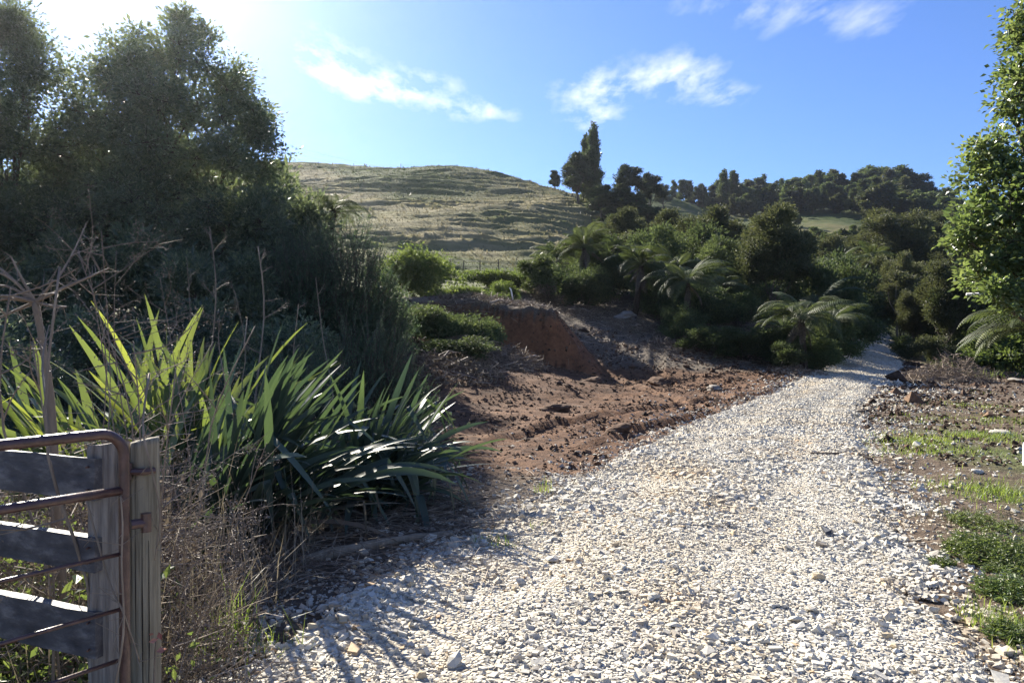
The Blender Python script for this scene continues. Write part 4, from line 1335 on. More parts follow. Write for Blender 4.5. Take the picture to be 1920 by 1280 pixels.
gorse(rng, 690, 10.6, .95, 1.72, 'spiky gorse bush with pale silvery tips behind the flax', 330, .6, .42)
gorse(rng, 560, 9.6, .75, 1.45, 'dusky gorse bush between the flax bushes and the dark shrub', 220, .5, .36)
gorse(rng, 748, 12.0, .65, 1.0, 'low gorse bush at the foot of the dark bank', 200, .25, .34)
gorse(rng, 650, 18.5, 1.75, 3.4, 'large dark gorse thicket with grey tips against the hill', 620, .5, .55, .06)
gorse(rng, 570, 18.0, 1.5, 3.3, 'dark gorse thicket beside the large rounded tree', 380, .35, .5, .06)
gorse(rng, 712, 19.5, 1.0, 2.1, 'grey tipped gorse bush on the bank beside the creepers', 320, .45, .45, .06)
tree_fern(rng, 604, 20.5, 372, 'small tree fern rising above the dark gorse thicket', 13, .62, (0.1, 0), 3, 3)

# ---------------------------------------------------------------- flax
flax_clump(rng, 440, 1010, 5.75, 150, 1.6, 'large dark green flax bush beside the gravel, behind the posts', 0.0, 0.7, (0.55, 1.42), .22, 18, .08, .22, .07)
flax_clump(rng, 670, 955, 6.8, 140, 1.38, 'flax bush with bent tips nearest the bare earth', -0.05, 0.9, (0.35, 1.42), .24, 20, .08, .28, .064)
flax_clump(rng, 330, 900, 6.6, 95, 1.85, 'flax bush with upright sunlit yellow green leaves among dead stalks', 2.2, 1.0, (0.9, 1.5), .32, 8, .72, .06, .08)  # high tint puts the glow of sun through the leaves into their colour
flax_clump(rng, 150, 860, 6.0, 70, 1.6, 'flax bush leaning over behind the board fence', 2.5, .8, (0.75, 1.35), .32, 6, .72, .1, .08)  # tinted yellow as if sunlit, like the bush before

# ---------------------------------------------------------------- mound, creepers, small trees beyond the earth
_CRP = {}


def creeper(rng, px, Y, R_, Hh, label, ry=None, mt='creeper', n=7, L_=.1, z_off=0.0, group='creeper covered mounds'):
    x, y, z = ground_of(px, Y)
    key = (mt, len(_CRP) % 3 if mt == 'creeper' and len([k for k in _CRP if k[0] == mt]) < 3 else int(rng.integers(3)) if mt == 'creeper' else 0)
    if key not in _CRP:
        r = np.random.default_rng(700 + len(_CRP))
        lobes = [(r.uniform(-.7, .7) * 1.6, r.uniform(-.6, .6) * 1.6, 1.3 * r.uniform(.25, .55), 1.6 * r.uniform(.4, .6), 1.6 * r.uniform(.4, .6), 1.3 * r.uniform(.4, .55)) for q in range(n)]
        cm, bo = crown(r, lobes, 10, .4, 10, 17, L_, L_ * .6, .16, .6, .6, 0, 0, .5, .35)
        _CRP[key] = (limbs(r, (0, 0, -.1), bo, .035, .2, 4).mesh('stems', M['bark']), cm.mesh('leaves', M[mt]))
    st, lv = _CRP[key]
    return plant_tree('creeper_mound', (x, y, z + z_off), label, 'creeper', st, lv, group, rng.uniform(0, 6.28), (R_ / 1.6, R_ / 1.6, Hh / 1.3))


creeper(rng, 790, 29, 1.7, 1.9, 'creeper covered mound sloping down from the gorse thicket')
creeper(rng, 845, 31, 1.2, .9, 'low bright green creeper at the end of the mound top')
creeper(rng, 940, 34, 1.0, 1.0, 'small rounded creeper mound beside the white stick')
creeper(rng, 955, 40, 2.0, 1.3, 'larger creeper hump behind the small rounded mound')
creeper(rng, 905, 32.5, 1.5, .55, 'bright yellow green creeper carpet on the mound')
creeper(rng, 1010, 44, 1.8, .9, 'dark creeper hummock below the pasture fence')
creeper(rng, 830, 24.6, 1.4, .8, 'dark trailing creeper down the shaded bank', None, 'shrub')
creeper(rng, 770, 22.0, 1.5, 1.1, 'dark creeper tangle at the foot of the gorse thicket', None, 'shrub')
creeper(rng, 850, 20.6, 1.2, .55, 'low dark creeper over the shaded dirt', None, 'shrub')
creeper(rng, 893, 23.6, 1.0, 1.0, 'dark creeper draped over the left end of the cut', None, 'shrub')
creeper(rng, 862, 22.8, 1.1, 1.2, 'dark shrubby creeper on the shaded bank face', None, 'shrub')
creeper(rng, 880, 48, 2.4, .45, 'pale green creeper bank along the pasture fence')
creeper(rng, 795, 46, 2.2, .8, 'sunlit creeper bank left of the pasture fence')

# little tree with a bare lower half on the mound
x, y, z = ground_of(1012, 33)
cm, bo = crown(rng, blobs(rng, 6, 0.85, 2.55, .7, .9, .6), 8, .4, 9, 15, .13, .05, .16, .4)
plant_tree('small_tree', (x, y, z), 'small shrubby tree with a bright top standing on the mound', 'tree', limbs(rng, (0, 0, 0), bo, .06, .3, 2).mesh('trunk', M['pale_bark']), cm.mesh('crown', M['fern']))
cm, bo = crown(rng, blobs(rng, 4, 0.7, 1.4, .3, .9, .6), 8, .4, 7, 12, .1, .03, .18, .2)
plant_tree('dead_shrub', (x + .3, y - .4, z), 'brown dead shrub below the small bright tree', 'shrub', limbs(rng, (0, 0, 0), bo, .04, .3, 3).mesh('trunk', M['bark']), cm.mesh('crown', M['dead_leaf']))

# tree ferns
tree_fern(rng, 1100, 37, 440, 'tall bright tree fern beside the hill, behind the debris', 17, 1.15, (0.1, 0), 5, 6)
tree_fern(rng, 1065, 39, 462, 'pale tree fern half hidden at the hill foot', 14, 1.0, (-.2, 0), 3, 5)
tree_fern(rng, 1190, 34.5, 478, 'shaggy tree fern on a stout trunk beside the pale boulder', 18, 1.12, (0.05, 0), 3, 10)
tree_fern(rng, 1262, 37, 482, 'tree fern behind the leaning fern clump', 15, 1.15, (.1, .1), 4, 4)
tree_fern(rng, 1292, 31.5, 510, 'sunlit tree fern growing from the dark earth lump', 14, 1.0, (.25, 0), 5, 4)
tree_fern(rng, 1345, 36, 520, 'tree fern in the shade right of the earth lump', 14, 1.1, (.1, 0), 2, 5)
tree_fern(rng, 1508, 27.2, 572, 'umbrella shaped tree fern with a slim trunk beside the road', 20, 1.1, (-.15, 0), 1, 5)
tree_fern(rng, 1570, 31, 585, 'dark tree fern behind the umbrella shaped one', 15, 1.1, (.2, 0), 1, 4)
tree_fern(rng, 1440, 30, 640, 'small dark ground fern on the shaded slope', 12, .7, (0, 0), 1, 2)
tree_fern(rng, 1580, 62, 480, 'pale tree fern high in the bush beyond the bend', 15, 1.5, (0, 0), 2, 3)
tree_fern(rng, 1640, 66, 470, 'second pale tree fern in the bush beyond the bend', 14, 1.4, (0, 0), 2, 3)
tree_fern(rng, 1990, 14.5, 575, 'tree fern with long pale fronds at the right edge', 15, .95, (.2, 0), 1, 2)

# shrubs and scrub on the slope left of the road
_SCR = {}


def scrub(rng, px, Y, R_, Hh, label, mt='bush', L_=.11, group='scrub beside the road', n=6, base=0.1, lv=16, w=.45):
    x, y, z = ground_of(px, Y)
    key = (mt, int(rng.integers(2)))
    if key not in _SCR:
        r = np.random.default_rng(800 + len(_SCR))
        cm, bo = crown(r, blobs(r, 7, 1.7, 2.6, .1, 1.0, .62), 10, .4, 11, 17, .125, .056, .21, .35, .8, .15)
        _SCR[key] = (limbs(r, (0, 0, 0), bo, .05, .2, 3).mesh('trunk', M['bark']), cm.mesh('crown', M[mt]))
    tk, cr_ = _SCR[key]
    return plant_tree('shrub', (x, y, z), label, 'shrub', tk, cr_, group, rng.uniform(0, 6.28), (R_ / 1.7, R_ / 1.7, Hh / 2.6))


scrub(rng, 1275, 31.5, .95, 1.5, 'dark leafy lump of earth and shrub under the sunlit fern', 'bush')
scrub(rng, 1335, 29.6, 1.3, 1.1, 'dark low shrub on the shaded scraped slope', 'shrub')
scrub(rng, 1400, 29.0, 1.3, 1.2, 'dark shrub halfway between earth lump and umbrella fern', 'shrub')
scrub(rng, 1455, 28.2, 1.1, 1.5, 'shrub with pale leaves left of the umbrella fern', 'bush')
scrub(rng, 1478, 27.8, .7, 1.0, 'leafy shrub at the foot of the umbrella fern', 'bush')
scrub(rng, 1560, 30.5, 1.2, 1.6, 'black green shrub right of the umbrella fern', 'shrub')
scrub(rng, 1590, 34.5, 1.5, 2.6, 'dark shrub overhanging the left edge of the road', 'shrub')
scrub(rng, 1555, 38, 1.8, 4.0, 'dense dark shrub behind the umbrella fern', 'shrub')
scrub(rng, 1120, 40, 1.6, 3.2, 'dark shrub under the tall bright fern', 'shrub')
scrub(rng, 1235, 41, 2.0, 3.6, 'dark shrub in the shade behind the shaggy fern', 'shrub')
scrub(rng, 1350, 42, 2.0, 3.2, 'dark shrub in the shade under the rounded tea trees', 'shrub')
scrub(rng, 1600, 47, 1.8, 3.8, 'dark shrub wall at the bend of the road', 'shrub')
scrub(rng, 1610, 58, 2.2, 4.2, 'shrub closing the view at the end of the road', 'bush')
scrub(rng, 1660, 64, 2.4, 4.0, 'green shrub behind the slim trees at the road end', 'bush')
scrub(rng, 1545, 52, 2.4, 5.0, 'tall green shrub above the road bend', 'bush')
scrub(rng, 1170, 52, 2.4, 3.6, 'grey green shrub at the gully mouth', 'kanuka')

# ---------------------------------------------------------------- tea trees (fine dark foliage) and other middle trees
def kan_variant(seed, n=11, R_=2.3, Hh=6.5, z0=1.4, stems=3, lv=22, cl=13, L_=.17, W_=.065, mt='kanuka', bk='bark', r0=.11, fork=.3, hang=.0, rise=.35, cr=.24):
    r = np.random.default_rng(seed)
    cm, bo = crown(r, blobs(r, n, R_, Hh, z0, .95, .62, (.36, .54)), 12, .4, cl, lv, L_, W_, cr, .25, .8, rise, hang)
    return limbs(r, (0, 0, 0), bo, r0, fork, stems).mesh('trunk', M[bk], True), cm.mesh('crown', M[mt]), Hh


KAN = [kan_variant(101), kan_variant(102, 12, 2.5, 6.5, 2.2, 6), kan_variant(103, 10, 2.0, 6.5, 1.8, 2)]


def put(var, px, Y, top_py, label, name='tea_tree', cat='tree', group='tea trees in the middle distance', wide=1.0, rz=None):
    tr, cr_, Hh = var
    x, y, z = ground_of(px, Y)
    h = P(px, top_py, Y)[2] - z
    s = h / Hh
    return plant_tree(name, (x, y, z), label, cat, tr, cr_, group, rng.uniform(0, 6.28) if rz is None else rz, (s * wide, s * wide, s))


put(KAN[1], 1450, 38.5, 402, 'rounded tea tree on many bare stems above the brush pile', wide=1.0)
put(KAN[0], 1330, 52, 400, 'broad dark rounded tea tree behind the fern clump', wide=1.25)
put(KAN[2], 1258, 56, 402, 'narrow dark tea tree beside the broad one', wide=.95)
put(KAN[1], 1168, 58, 402, 'dusky tea tree below the tall poplar', wide=1.0)
put(KAN[0], 1210, 66, 415, 'dark tea tree in the gully under the poplar group', wide=1.1)
put(KAN[2], 1388, 62, 425, 'tea tree between the two rounded ones', wide=1.2)
put(KAN[0], 1668, 78, 398, 'large dark tea tree standing over the road end', wide=1.3)
put(KAN[1], 1735, 84, 420, 'tea tree right of the large dark one', wide=1.2)
put(KAN[2], 1640, 56, 488, 'feathery tea tree at the end of the road', wide=.9)
put(KAN[0], 1690, 50, 482, 'feathery tea tree with slim pale stems by the road end', wide=.75)
put(KAN[2], 1775, 36, 500, 'feathery tea tree leaning over the brush pile', wide=.95)
put(KAN[1], 1830, 40, 520, 'low dark tea tree behind the brush pile', wide=1.1)
put(KAN[0], 1715, 43, 545, 'small feathery tea tree beside the road', wide=.8)
put(KAN[1], 1550, 74, 450, 'tea tree in the bush above the bend', wide=1.2)
put(KAN[2], 1600, 90, 445, 'dark tea tree below the small field', wide=1.4)
put(KAN[0], 1480, 84, 462, 'dark tea tree below the field edge', wide=1.4)
put(KAN[1], 1800, 70, 455, 'tea tree behind the bright leafy tree', wide=1.3)
put(KAN[2], 1880, 60, 480, 'dark tea tree under the bright leafy tree', wide=1.3)
put(KAN[0], 1760, 110, 400, 'dark tea tree high on the bush slope', wide=1.4)

# slim pale trunk by the road end
x, y, z = ground_of(1684, 46.5)
cm, bo = crown(rng, blobs(rng, 4, 1.0, 4.6, 2.4, .9, .6), 8, .4, 9, 14, .16, .05, .2)
plant_tree('slim_tree', (x, y, z), 'slim tree with a pale straight trunk beside the road end', 'tree', limbs(rng, (0, 0, 0), bo, .09, .5, 1).mesh('trunk', M['pale_bark'], True), cm.mesh('crown', M['kanuka']))

# ---------------------------------------------------------------- ridge trees: poplar, pines
r = np.random.default_rng(201)
lob = [(math.cos(a) * rr, math.sin(a) * rr, z, w, w, 1.7) for z, rr, w in [(2, .6, 1.1), (4, .8, 1.3), (6, .8, 1.3), (8, .7, 1.2), (10, .6, 1.0), (12, .45, .85), (13.6, .35, .6), (14.8, .25, .4)] for a in (z, z + 3.1)]
cm, bo = crown(r, lob, 8, .42, 10, 15, .32, .2, .3, .2, 1.2, 1.0)
POP = (limbs(r, (0, 0, 0), bo, .3, .5, 2).mesh('trunk', M['bark']), cm.mesh('crown', M['poplar']), 16.2)


def pine_variant(seed, R_=3.0, Hh=9.0, z0=2.5):
    r = np.random.default_rng(seed)
    lob = []
    for q in range(11):
        f = (q + .5) / 11; a = q * 2.4
        rr = R_ * (1 - .55 * f) * .6
        lob.append((math.cos(a) * rr, math.sin(a) * rr, z0 + (Hh - z0) * (.1 + .82 * f), R_ * .42 * (1.1 - .4 * f), R_ * .42 * (1.1 - .4 * f), .8))
    cm, bo = crown(r, lob, 8, .45, 9, 15, .38, .14, .32, .4, .55)
    return limbs(r, (0, 0, 0), bo, .24, .35, 1).mesh('trunk', M['bark']), cm.mesh('crown', M['pine']), Hh


PIN = [pine_variant(301), pine_variant(302, 3.4, 8.5, 3.4), pine_variant(303, 2.6, 8, 1.2)]
put(POP, 1112, 108, 238, 'tall pointed poplar on the skyline right of the hill', 'poplar_tree', 'tree', 'ridge trees', 1.0, 0.4)
put(POP, 1098, 111, 258, 'shorter poplar merging with the tall pointed one', 'poplar_tree', 'tree', 'ridge trees', 1.0, 2.0)
put(PIN[0], 1082, 107, 286, 'dark pine with open lower branches against the poplar', 'pine_tree', 'tree', 'ridge trees', 1.15)
put(PIN[2], 1040, 124, 318, 'small dark pine at the crest of the pasture hill', 'pine_tree', 'tree', 'ridge trees', 1.0)
put(PIN[1], 1180, 118, 312, 'flat topped pine right of the poplar', 'pine_tree', 'tree', 'ridge trees', 1.05)
put(PIN[1], 1220, 122, 328, 'flat topped pine behind the old power pole', 'pine_tree', 'tree', 'ridge trees', .9)
put(PIN[2], 1128, 100, 345, 'dark pine below the poplar trunk', 'pine_tree', 'tree', 'ridge trees', 1.3)
put(PIN[2], 1160, 98, 352, 'dark bushy pine left of the second ridge', 'pine_tree', 'tree', 'ridge trees', 1.4)
put(PIN[0], 1190, 100, 362, 'dark pine standing over the gully', 'pine_tree', 'tree', 'ridge trees', 1.4)
put(PIN[2], 1215, 96, 385, 'low dark pine at the gully edge', 'pine_tree', 'tree', 'ridge trees', 1.4)
put(PIN[2], 1150, 84, 400, 'dark shrubby pine at the foot of the spur', 'pine_tree', 'tree', 'ridge trees', 1.2)
put(PIN[0], 1243, 190, 345, 'small pine on the second ridge', 'pine_tree', 'tree', 'ridge trees', 1.0)
put(PIN[2], 1280, 215, 335, 'pine standing behind the second ridge', 'pine_tree', 'tree', 'ridge trees', .9)
put(PIN[0], 1308, 218, 348, 'ragged pine right of the second ridge', 'pine_tree', 'tree', 'ridge trees', .9)
put(PIN[2], 1335, 220, 346, 'narrow pine before the twin poplars', 'pine_tree', 'tree', 'ridge trees', .8)
put(POP, 1357, 215, 322, 'left of the twin poplars on the far ridge', 'poplar_tree', 'tree', 'ridge trees', 1.7)
put(POP, 1374, 217, 324, 'right of the twin poplars on the far ridge', 'poplar_tree', 'tree', 'ridge trees', 1.7)

# the bush covered far hill
def bush_variant(seed, n=6, R_=3.2, Hh=8.0, z0=1.0, L_=.55, mt='bush', sp=.95):
    r = np.random.default_rng(seed)
    cm, bo = crown(r, blobs(r, n, R_, Hh, z0, sp, .6, (.36, .55)), 9, .42, 9, 13, L_, L_ * .55, .36, .35, .75)
    return limbs(r, (0, 0, 0), bo, .18, .35, 1, twigs=False).mesh('trunk', M['bark']), cm.mesh('crown', M[mt]), Hh


def spire_variant(seed, R_=1.7, Hh=9.0, mt='pine'):
    r = np.random.default_rng(seed)
    lob = [(r.normal(0, .25), r.normal(0, .25), Hh * f, R_ * (1.08 - f) ** .75 * r.uniform(.75, 1.2), R_ * (1.08 - f) ** .75, Hh * .11) for f in np.linspace(.14, .95, 8)]
    cm, bo = crown(r, lob, 8, .45, 8, 12, .5, .22, .34, .3, .8, .5)
    return limbs(r, (0, 0, 0), bo, .18, .3, 1, twigs=False).mesh('trunk', M['bark']), cm.mesh('crown', M[mt]), Hh


SPIRE = [spire_variant(411), spire_variant(412, 1.3, 9.0, 'kanuka'), spire_variant(413, 2.0, 9.0, 'bush')]
BUSH = [bush_variant(401), bush_variant(402, 7, 3.6, 8), bush_variant(403, 6, 2.4, 8, .8), bush_variant(404, 7, 2.0, 8, .6, .5, 'pine'), bush_variant(405, 6, 3.0, 8, 1, .5, 'kanuka')]
rr = np.random.default_rng(77)
sky_top = np.array([(1385, 352), (1410, 345), (1440, 352), (1490, 338), (1545, 332), (1570, 338), (1600, 326), (1640, 345), (1678, 322), (1705, 338), (1735, 362), (1770, 378), (1830, 400), (1920, 410)])
cnt = 0
for row, (Y, dpx, lift) in enumerate(((262, 17, 0), (246, 19, 22), (228, 20, 42), (214, 20, 58), (203, 20, 66))):
    px = 1384.0 + row * 7
    while px < 1925:
        j = rr.normal(0, 4)
        top = np.interp(px + j, sky_top[:, 0], sky_top[:, 1]) + lift + rr.normal(0, 5) + (2 if row == 0 else 0)
        if row == 4 and 1470 < px < 1600: px += dpx; continue      # the small field stays open
        v = SPIRE[rr.integers(3)] if rr.uniform() < (.5 if row < 2 else .25) else BUSH[rr.integers(5)]
        gz_ = ground_of(px + j, Y)[2]; hh_ = P(px + j, top, Y)[2] - gz_
        if hh_ < 7: top -= (8 - hh_) * FPX / Y * rr.uniform(.3, 1.0)
        if rr.uniform() < .3: top -= rr.uniform(5, 22)
        if hh_ > 14: top += (hh_ - 13) * FPX / Y
        spire = any(v is q for q in SPIRE)
        put(v, px + j, Y + rr.normal(0, 4), top, ('pointed dark tree ' if spire else 'rounded dark bush tree ') + ('on the skyline of the far forested hill', 'just below the skyline of the forested hill', 'midway up the forested far hill', 'low on the forested far hill', 'at the forest edge above the small field')[row], 'bush_tree', 'tree', 'forest on the far hill', rr.uniform(1.15, 1.6)); cnt += 1
        px += dpx * rr.uniform(.8, 1.2)
# bush on the slope between field and road
for (px, Y, top) in ((1640, 172, 420), (1665, 165, 415), (1700, 168, 405), (1730, 160, 415), (1760, 158, 408), (1795, 150, 420), (1830, 150, 425), (1870, 146, 430), (1420, 128, 440), (1465, 122, 440), (1510, 130, 432), (1545, 126, 436), (1585, 120, 432), (1625, 132, 426), (1530, 140, 428), (1605, 142, 424), (1650, 150, 415), (1570, 136, 430),
                     (1660, 122, 445), (1700, 120, 440), (1745, 128, 440), (1790, 118, 445), (1840, 112, 450), (1890, 110, 455), (1400, 98, 465), (1440, 94, 480), (1520, 96, 470), (1560, 94, 478), (1640, 100, 462), (1690, 96, 465), (1730, 92, 468), (1790, 90, 470), (1850, 84, 480), (1900, 80, 485),
                     (1500, 64, 520), (1530, 58, 530), (1590, 74, 500), (1850, 62, 520), (1900, 52, 540), (1750, 60, 500), (1790, 52, 530)):
    v = BUSH[rr.integers(5)]
    put(v, px, Y, top + rr.normal(0, 3), 'green bush tree in the thicket behind the road end' if Y < 80 else ('green bush tree below the small field' if px < 1630 else ('green bush tree on the slope above the road end' if Y < 135 else 'green bush tree right of the small field')), 'bush_tree', 'tree', 'bush below the small field', rr.uniform(1.0, 1.4))
put(BUSH[0], 1492, 172, 398, 'lone round bush standing in the small field', 'bush_tree', 'tree', 'ridge trees', .9)

# ---------------------------------------------------------------- bright leafy tree at the right edge
rng = np.random.default_rng(55)
org = np.array(ground_of(2330, 13))
spec = [(2030, 90, 13, 1.05, 1.1), (1960, 170, 12.6, .75, .9), (2060, 260, 12.5, 1.3, 1.0), (1930, 290, 12.5, .8, .6), (1890, 350, 12.6, .6, .5), (1960, 400, 12, .95, .8), (1880, 450, 12.2, .75, .5), (2050, 430, 12, 1.2, 1.0), (1900, 510, 12, .75, .35), (2000, 520, 11.6, 1.0, .5), (2120, 350, 13.5, 1.4, 1.3), (1930, 70, 13, .45, .7), (1845, 290, 12.8, .4, .22), (1835, 330, 12.8, .35, .2), (1850, 400, 12.4, .4, .25), (1822, 455, 12.2, .35, .3), (1830, 505, 12, .35, .2), (1850, 550, 11.8, .4, .15), (1900, 200, 12.8, .3, .25), (1905, 130, 13, .25, .25), (1915, 575, 11.5, .5, .2), (2090, -60, 13, 1.1, 1.0)]
cm, bo = crown(rng, lobes_from(spec, org), 12, .38, 9, 16, .09, .058, .15, .45, .7)
tw_ = crown.twigs
tm = limbs(rng, (0, 0, 0), bo, .2, .3, 1)
tm.sticks(tw_[0], tw_[1], .008, .003, .5)
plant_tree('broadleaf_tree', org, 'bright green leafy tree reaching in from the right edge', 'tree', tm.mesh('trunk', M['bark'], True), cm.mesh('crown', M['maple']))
for (px, Y, R_, Hh, lab) in ((1880, 34, 1.8, 2.6, 'bright leafy bush under the right hand tree'), (1945, 27, 1.6, 2.4, 'bright bush at the edge below the leafy tree'), (1850, 41, 2.0, 2.6, 'green bush between the tea tree and the leafy tree'), (1915, 31, 1.4, 1.1, 'low bright bush beside the dark grass'), (1840, 33.5, 1.0, .7, 'low green bush behind the brush pile')):
    x, y, z = ground_of(px, Y)
    cm, bo = crown(rng, blobs(rng, 6, R_, Hh, .1, 1.0, .6), 9, .4, 9, 14, .14, .08, .18, .5)
    plant_tree('shrub', (x, y, z), lab, 'shrub', limbs(rng, (0, 0, 0), bo, .05, .2, 3).mesh('trunk', M['bark']), cm.mesh('crown', M['creeper']), 'bright bushes at the right')

# ---------------------------------------------------------------- foliage that closes the gaps
rng = np.random.default_rng(66)
for (px, Y, R_, Hh, lab) in ((60, 22.5, 2.2, 4.6, 'dark tall shrub filling the gap under the edge tree'), (200, 23.5, 2.4, 5.2, 'dark tall shrub between the two large trees'), (350, 24, 2.4, 5.0, 'dark tall shrub behind the large rounded tree'),
                             (480, 23, 2.0, 4.2, 'dark tall shrub at the right foot of the large tree'), (-80, 21, 2.2, 4.5, 'dark tall shrub outside the left trees'), (270, 17.5, 1.7, 2.9, 'dark shrub in front of the large tree trunks'), (420, 17.0, 1.5, 2.6, 'dark shrub below the drooping boughs of the large tree'), (130, 17.0, 1.6, 2.8, 'dark shrub in front of the edge tree trunk'), (545, 20.0, 1.5, 3.4, 'glossy dark shrub between large tree and small fern')):
    scrub(rng, px, Y, R_, Hh, lab, 'broadleaf', .13, 'shrubs under the trees', 8, .1, 20)
for (px, Y, R_, Hh, lab, mt) in ((1060, 36.5, 1.3, 1.9, 'tangled green shrub at the foot of the pale tree fern', 'bush'), (1098, 35.6, 1.2, 2.1, 'tangled shrub hiding the trunk of the tall bright fern', 'bush'), (1270, 33.2, 1.0, 1.5, 'low leafy shrub between the shaggy fern and the sunlit fern', 'bush'), (1345, 34.0, 1.1, 1.5, 'leafy shrub hiding the trunk of the shaded fern', 'shrub'), (1478, 26.6, .7, .9, 'low weedy shrub left of the umbrella fern trunk', 'bush'), (1540, 27.6, .8, 1.1, 'low dark shrub right of the umbrella fern trunk', 'shrub'), (1140, 38.5, 1.5, 2.6, 'dark shrub between the bright fern and the shaggy fern', 'shrub'), (1215, 37.5, 1.3, 2.0, 'leafy shrub behind the shaggy fern trunk', 'bush'),
                                 (1255, 34.5, 1.2, 1.9, 'green shrub filling the fern clump', 'bush'), (1320, 33.5, 1.3, 1.9, 'green shrub right of the earth lump', 'bush'), (1385, 35, 1.4, 1.6, 'dark shrub under the shaded fern', 'shrub'), (1095, 43, 1.8, 2.3, 'grey green shrub where the hill meets the ferns', 'bush'), (1040, 44, 1.5, 1.3, 'low green shrub at the hill foot', 'bush'),
                                 (1300, 47, 2.4, 4.2, 'dark shrub filling the gap below the broad tea tree', 'shrub'), (1400, 50, 2.0, 3.4, 'dark shrub below the many stemmed tea tree', 'shrub'), (1450, 54, 2.5, 4.0, 'green shrub behind the many stemmed tea tree', 'bush'), (1545, 44, 1.7, 4.0, 'dark leafy shrub above the umbrella fern', 'shrub'), (1640, 52, 1.8, 3.0, 'green shrub beside the road end', 'bush'),
                                 (1730, 52, 2.0, 3.2, 'dark shrub behind the slim tree', 'shrub'), (1780, 46, 2.0, 3.0, 'dark shrub behind the leaning tea tree', 'shrub'), (1840, 48, 2.3, 3.6, 'dark shrub in the shade right of the tea trees', 'shrub'), (1910, 42, 2.3, 3.4, 'shaded shrub behind the bright bushes', 'bush'), (1700, 38.5, .9, 1.0, 'low dark shrub at the right road edge', 'shrub'), (1740, 35, 1.0, 1.3, 'dark shrub left of the brush pile', 'kanuka')):
    scrub(rng, px, Y, R_, Hh, lab, mt, .13, 'scrub beside the road', 7, .1, 16)
tree_fern(rng, 1150, 39.5, 470, 'tree fern between the bright fern and the shaggy fern', 15, 1.2, (0, 0), 3, 4)
tree_fern(rng, 1228, 35.5, 500, 'tree fern with curled fronds behind the shaggy fern', 15, 1.05, (.1, 0), 3, 4)
tree_fern(rng, 1320, 38.5, 498, 'tree fern with a drooping crown under the broad tea tree', 16, 1.2, (0, 0), 2, 4)
tree_fern(rng, 1035, 42, 486, 'low tree fern at the hill foot beside the small tree', 13, 1.0, (0, 0), 2, 3)
tree_fern(rng, 1535, 34, 555, 'tree fern peering over the umbrella shaped one', 14, 1.1, (0, 0), 1, 3)
tree_fern(rng, 1470, 29.5, 600, 'pale fern low on the bank beside the umbrella fern', 12, .8, (0, 0), 1, 3)
# far trees that join up along the second ridge
for (px, Y, top, w) in ((1262, 222, 352, 1.2), (1292, 226, 350, 1.3), (1318, 224, 356, 1.3), (1345, 226, 350, 1.3), (1366, 224, 346, 1.2), (1390, 222, 352, 1.2), (1408, 226, 350, 1.2), (1275, 212, 366, 1.0), (1345, 205, 372, 1.2), (1372, 206, 368, 1.2), (1395, 206, 372, 1.2), (1325, 208, 372, 1.1)):
    put(SPIRE[rr.integers(3)] if rr.uniform() < .55 else BUSH[rr.integers(5)], px, Y, top - rr.uniform(0, 10), 'dark bush tree in the line along the second ridge', 'bush_tree', 'tree', 'tree line on the second ridge', w)

# ---------------------------------------------------------------- dead stalks and undergrowth by the fence
rng = np.random.default_rng(88)
def stalk(px, py, Y, bx, by, label, **kw):
    """stalk whose top stands at (px, py) and whose foot is below (bx, by)"""
    top = P(px, py, Y); b = P(bx, by, Y)
    z0 = h1(b[0], b[1])
    v = b - top
    f = (top[2] - z0) / max(1e-3, top[2] - b[2])
    base = top + v * min(f, 2.5); base[2] = z0 - .02
    base[0] = b[0] + (base[0] - b[0]) * .4
    return dead_weed(rng, base, top, label, **kw)


# the forked stalk
node = P(66, 566, 3.0); foot = P(98, 800, 3.05); foot2 = np.array((foot[0] + .04, foot[1] + .05, h1(foot[0], foot[1]) - .02))
t = empty('dead_weed', foot2, 'thick forked dead stalk with bare rays fanning to the left', 'weed', 'dead weed stalks')
mb = MB(); mb.tube(smooth_path([np.zeros(3), foot - foot2, P(82, 660, 3.02) - foot2, node - foot2], 16), np.linspace(.018, .0125, 16) * (1 + .1 * rng.normal(size=16)), 8); mb.build('stem', M['stalk'], t, True)
for (ax, ay) in ((-60, 470), (-40, 505), (-30, 535), (-40, 560), (-40, 615), (205, 503), (20, 480), (100, 525), (125, 575), (-70, 590)):
    mb = MB(); e = P(ax, ay, 3.0 + rng.normal(0, .12)); md = (node + e) / 2 + np.array((0, 0, .02 + .015 * rng.normal()))
    pp = smooth_path([node, md, e], 8) - foot2
    mb.tube(pp, np.linspace(.0075, .0034, 8), 6, .5)
    k_ = 9; A = pp[rng.integers(3, 8, k_)]; mb.sticks(A, A + rng.normal(0, .045, (k_, 3)), .0016, .0008, .6)
    mb.build('branch', M['stalk'], t)
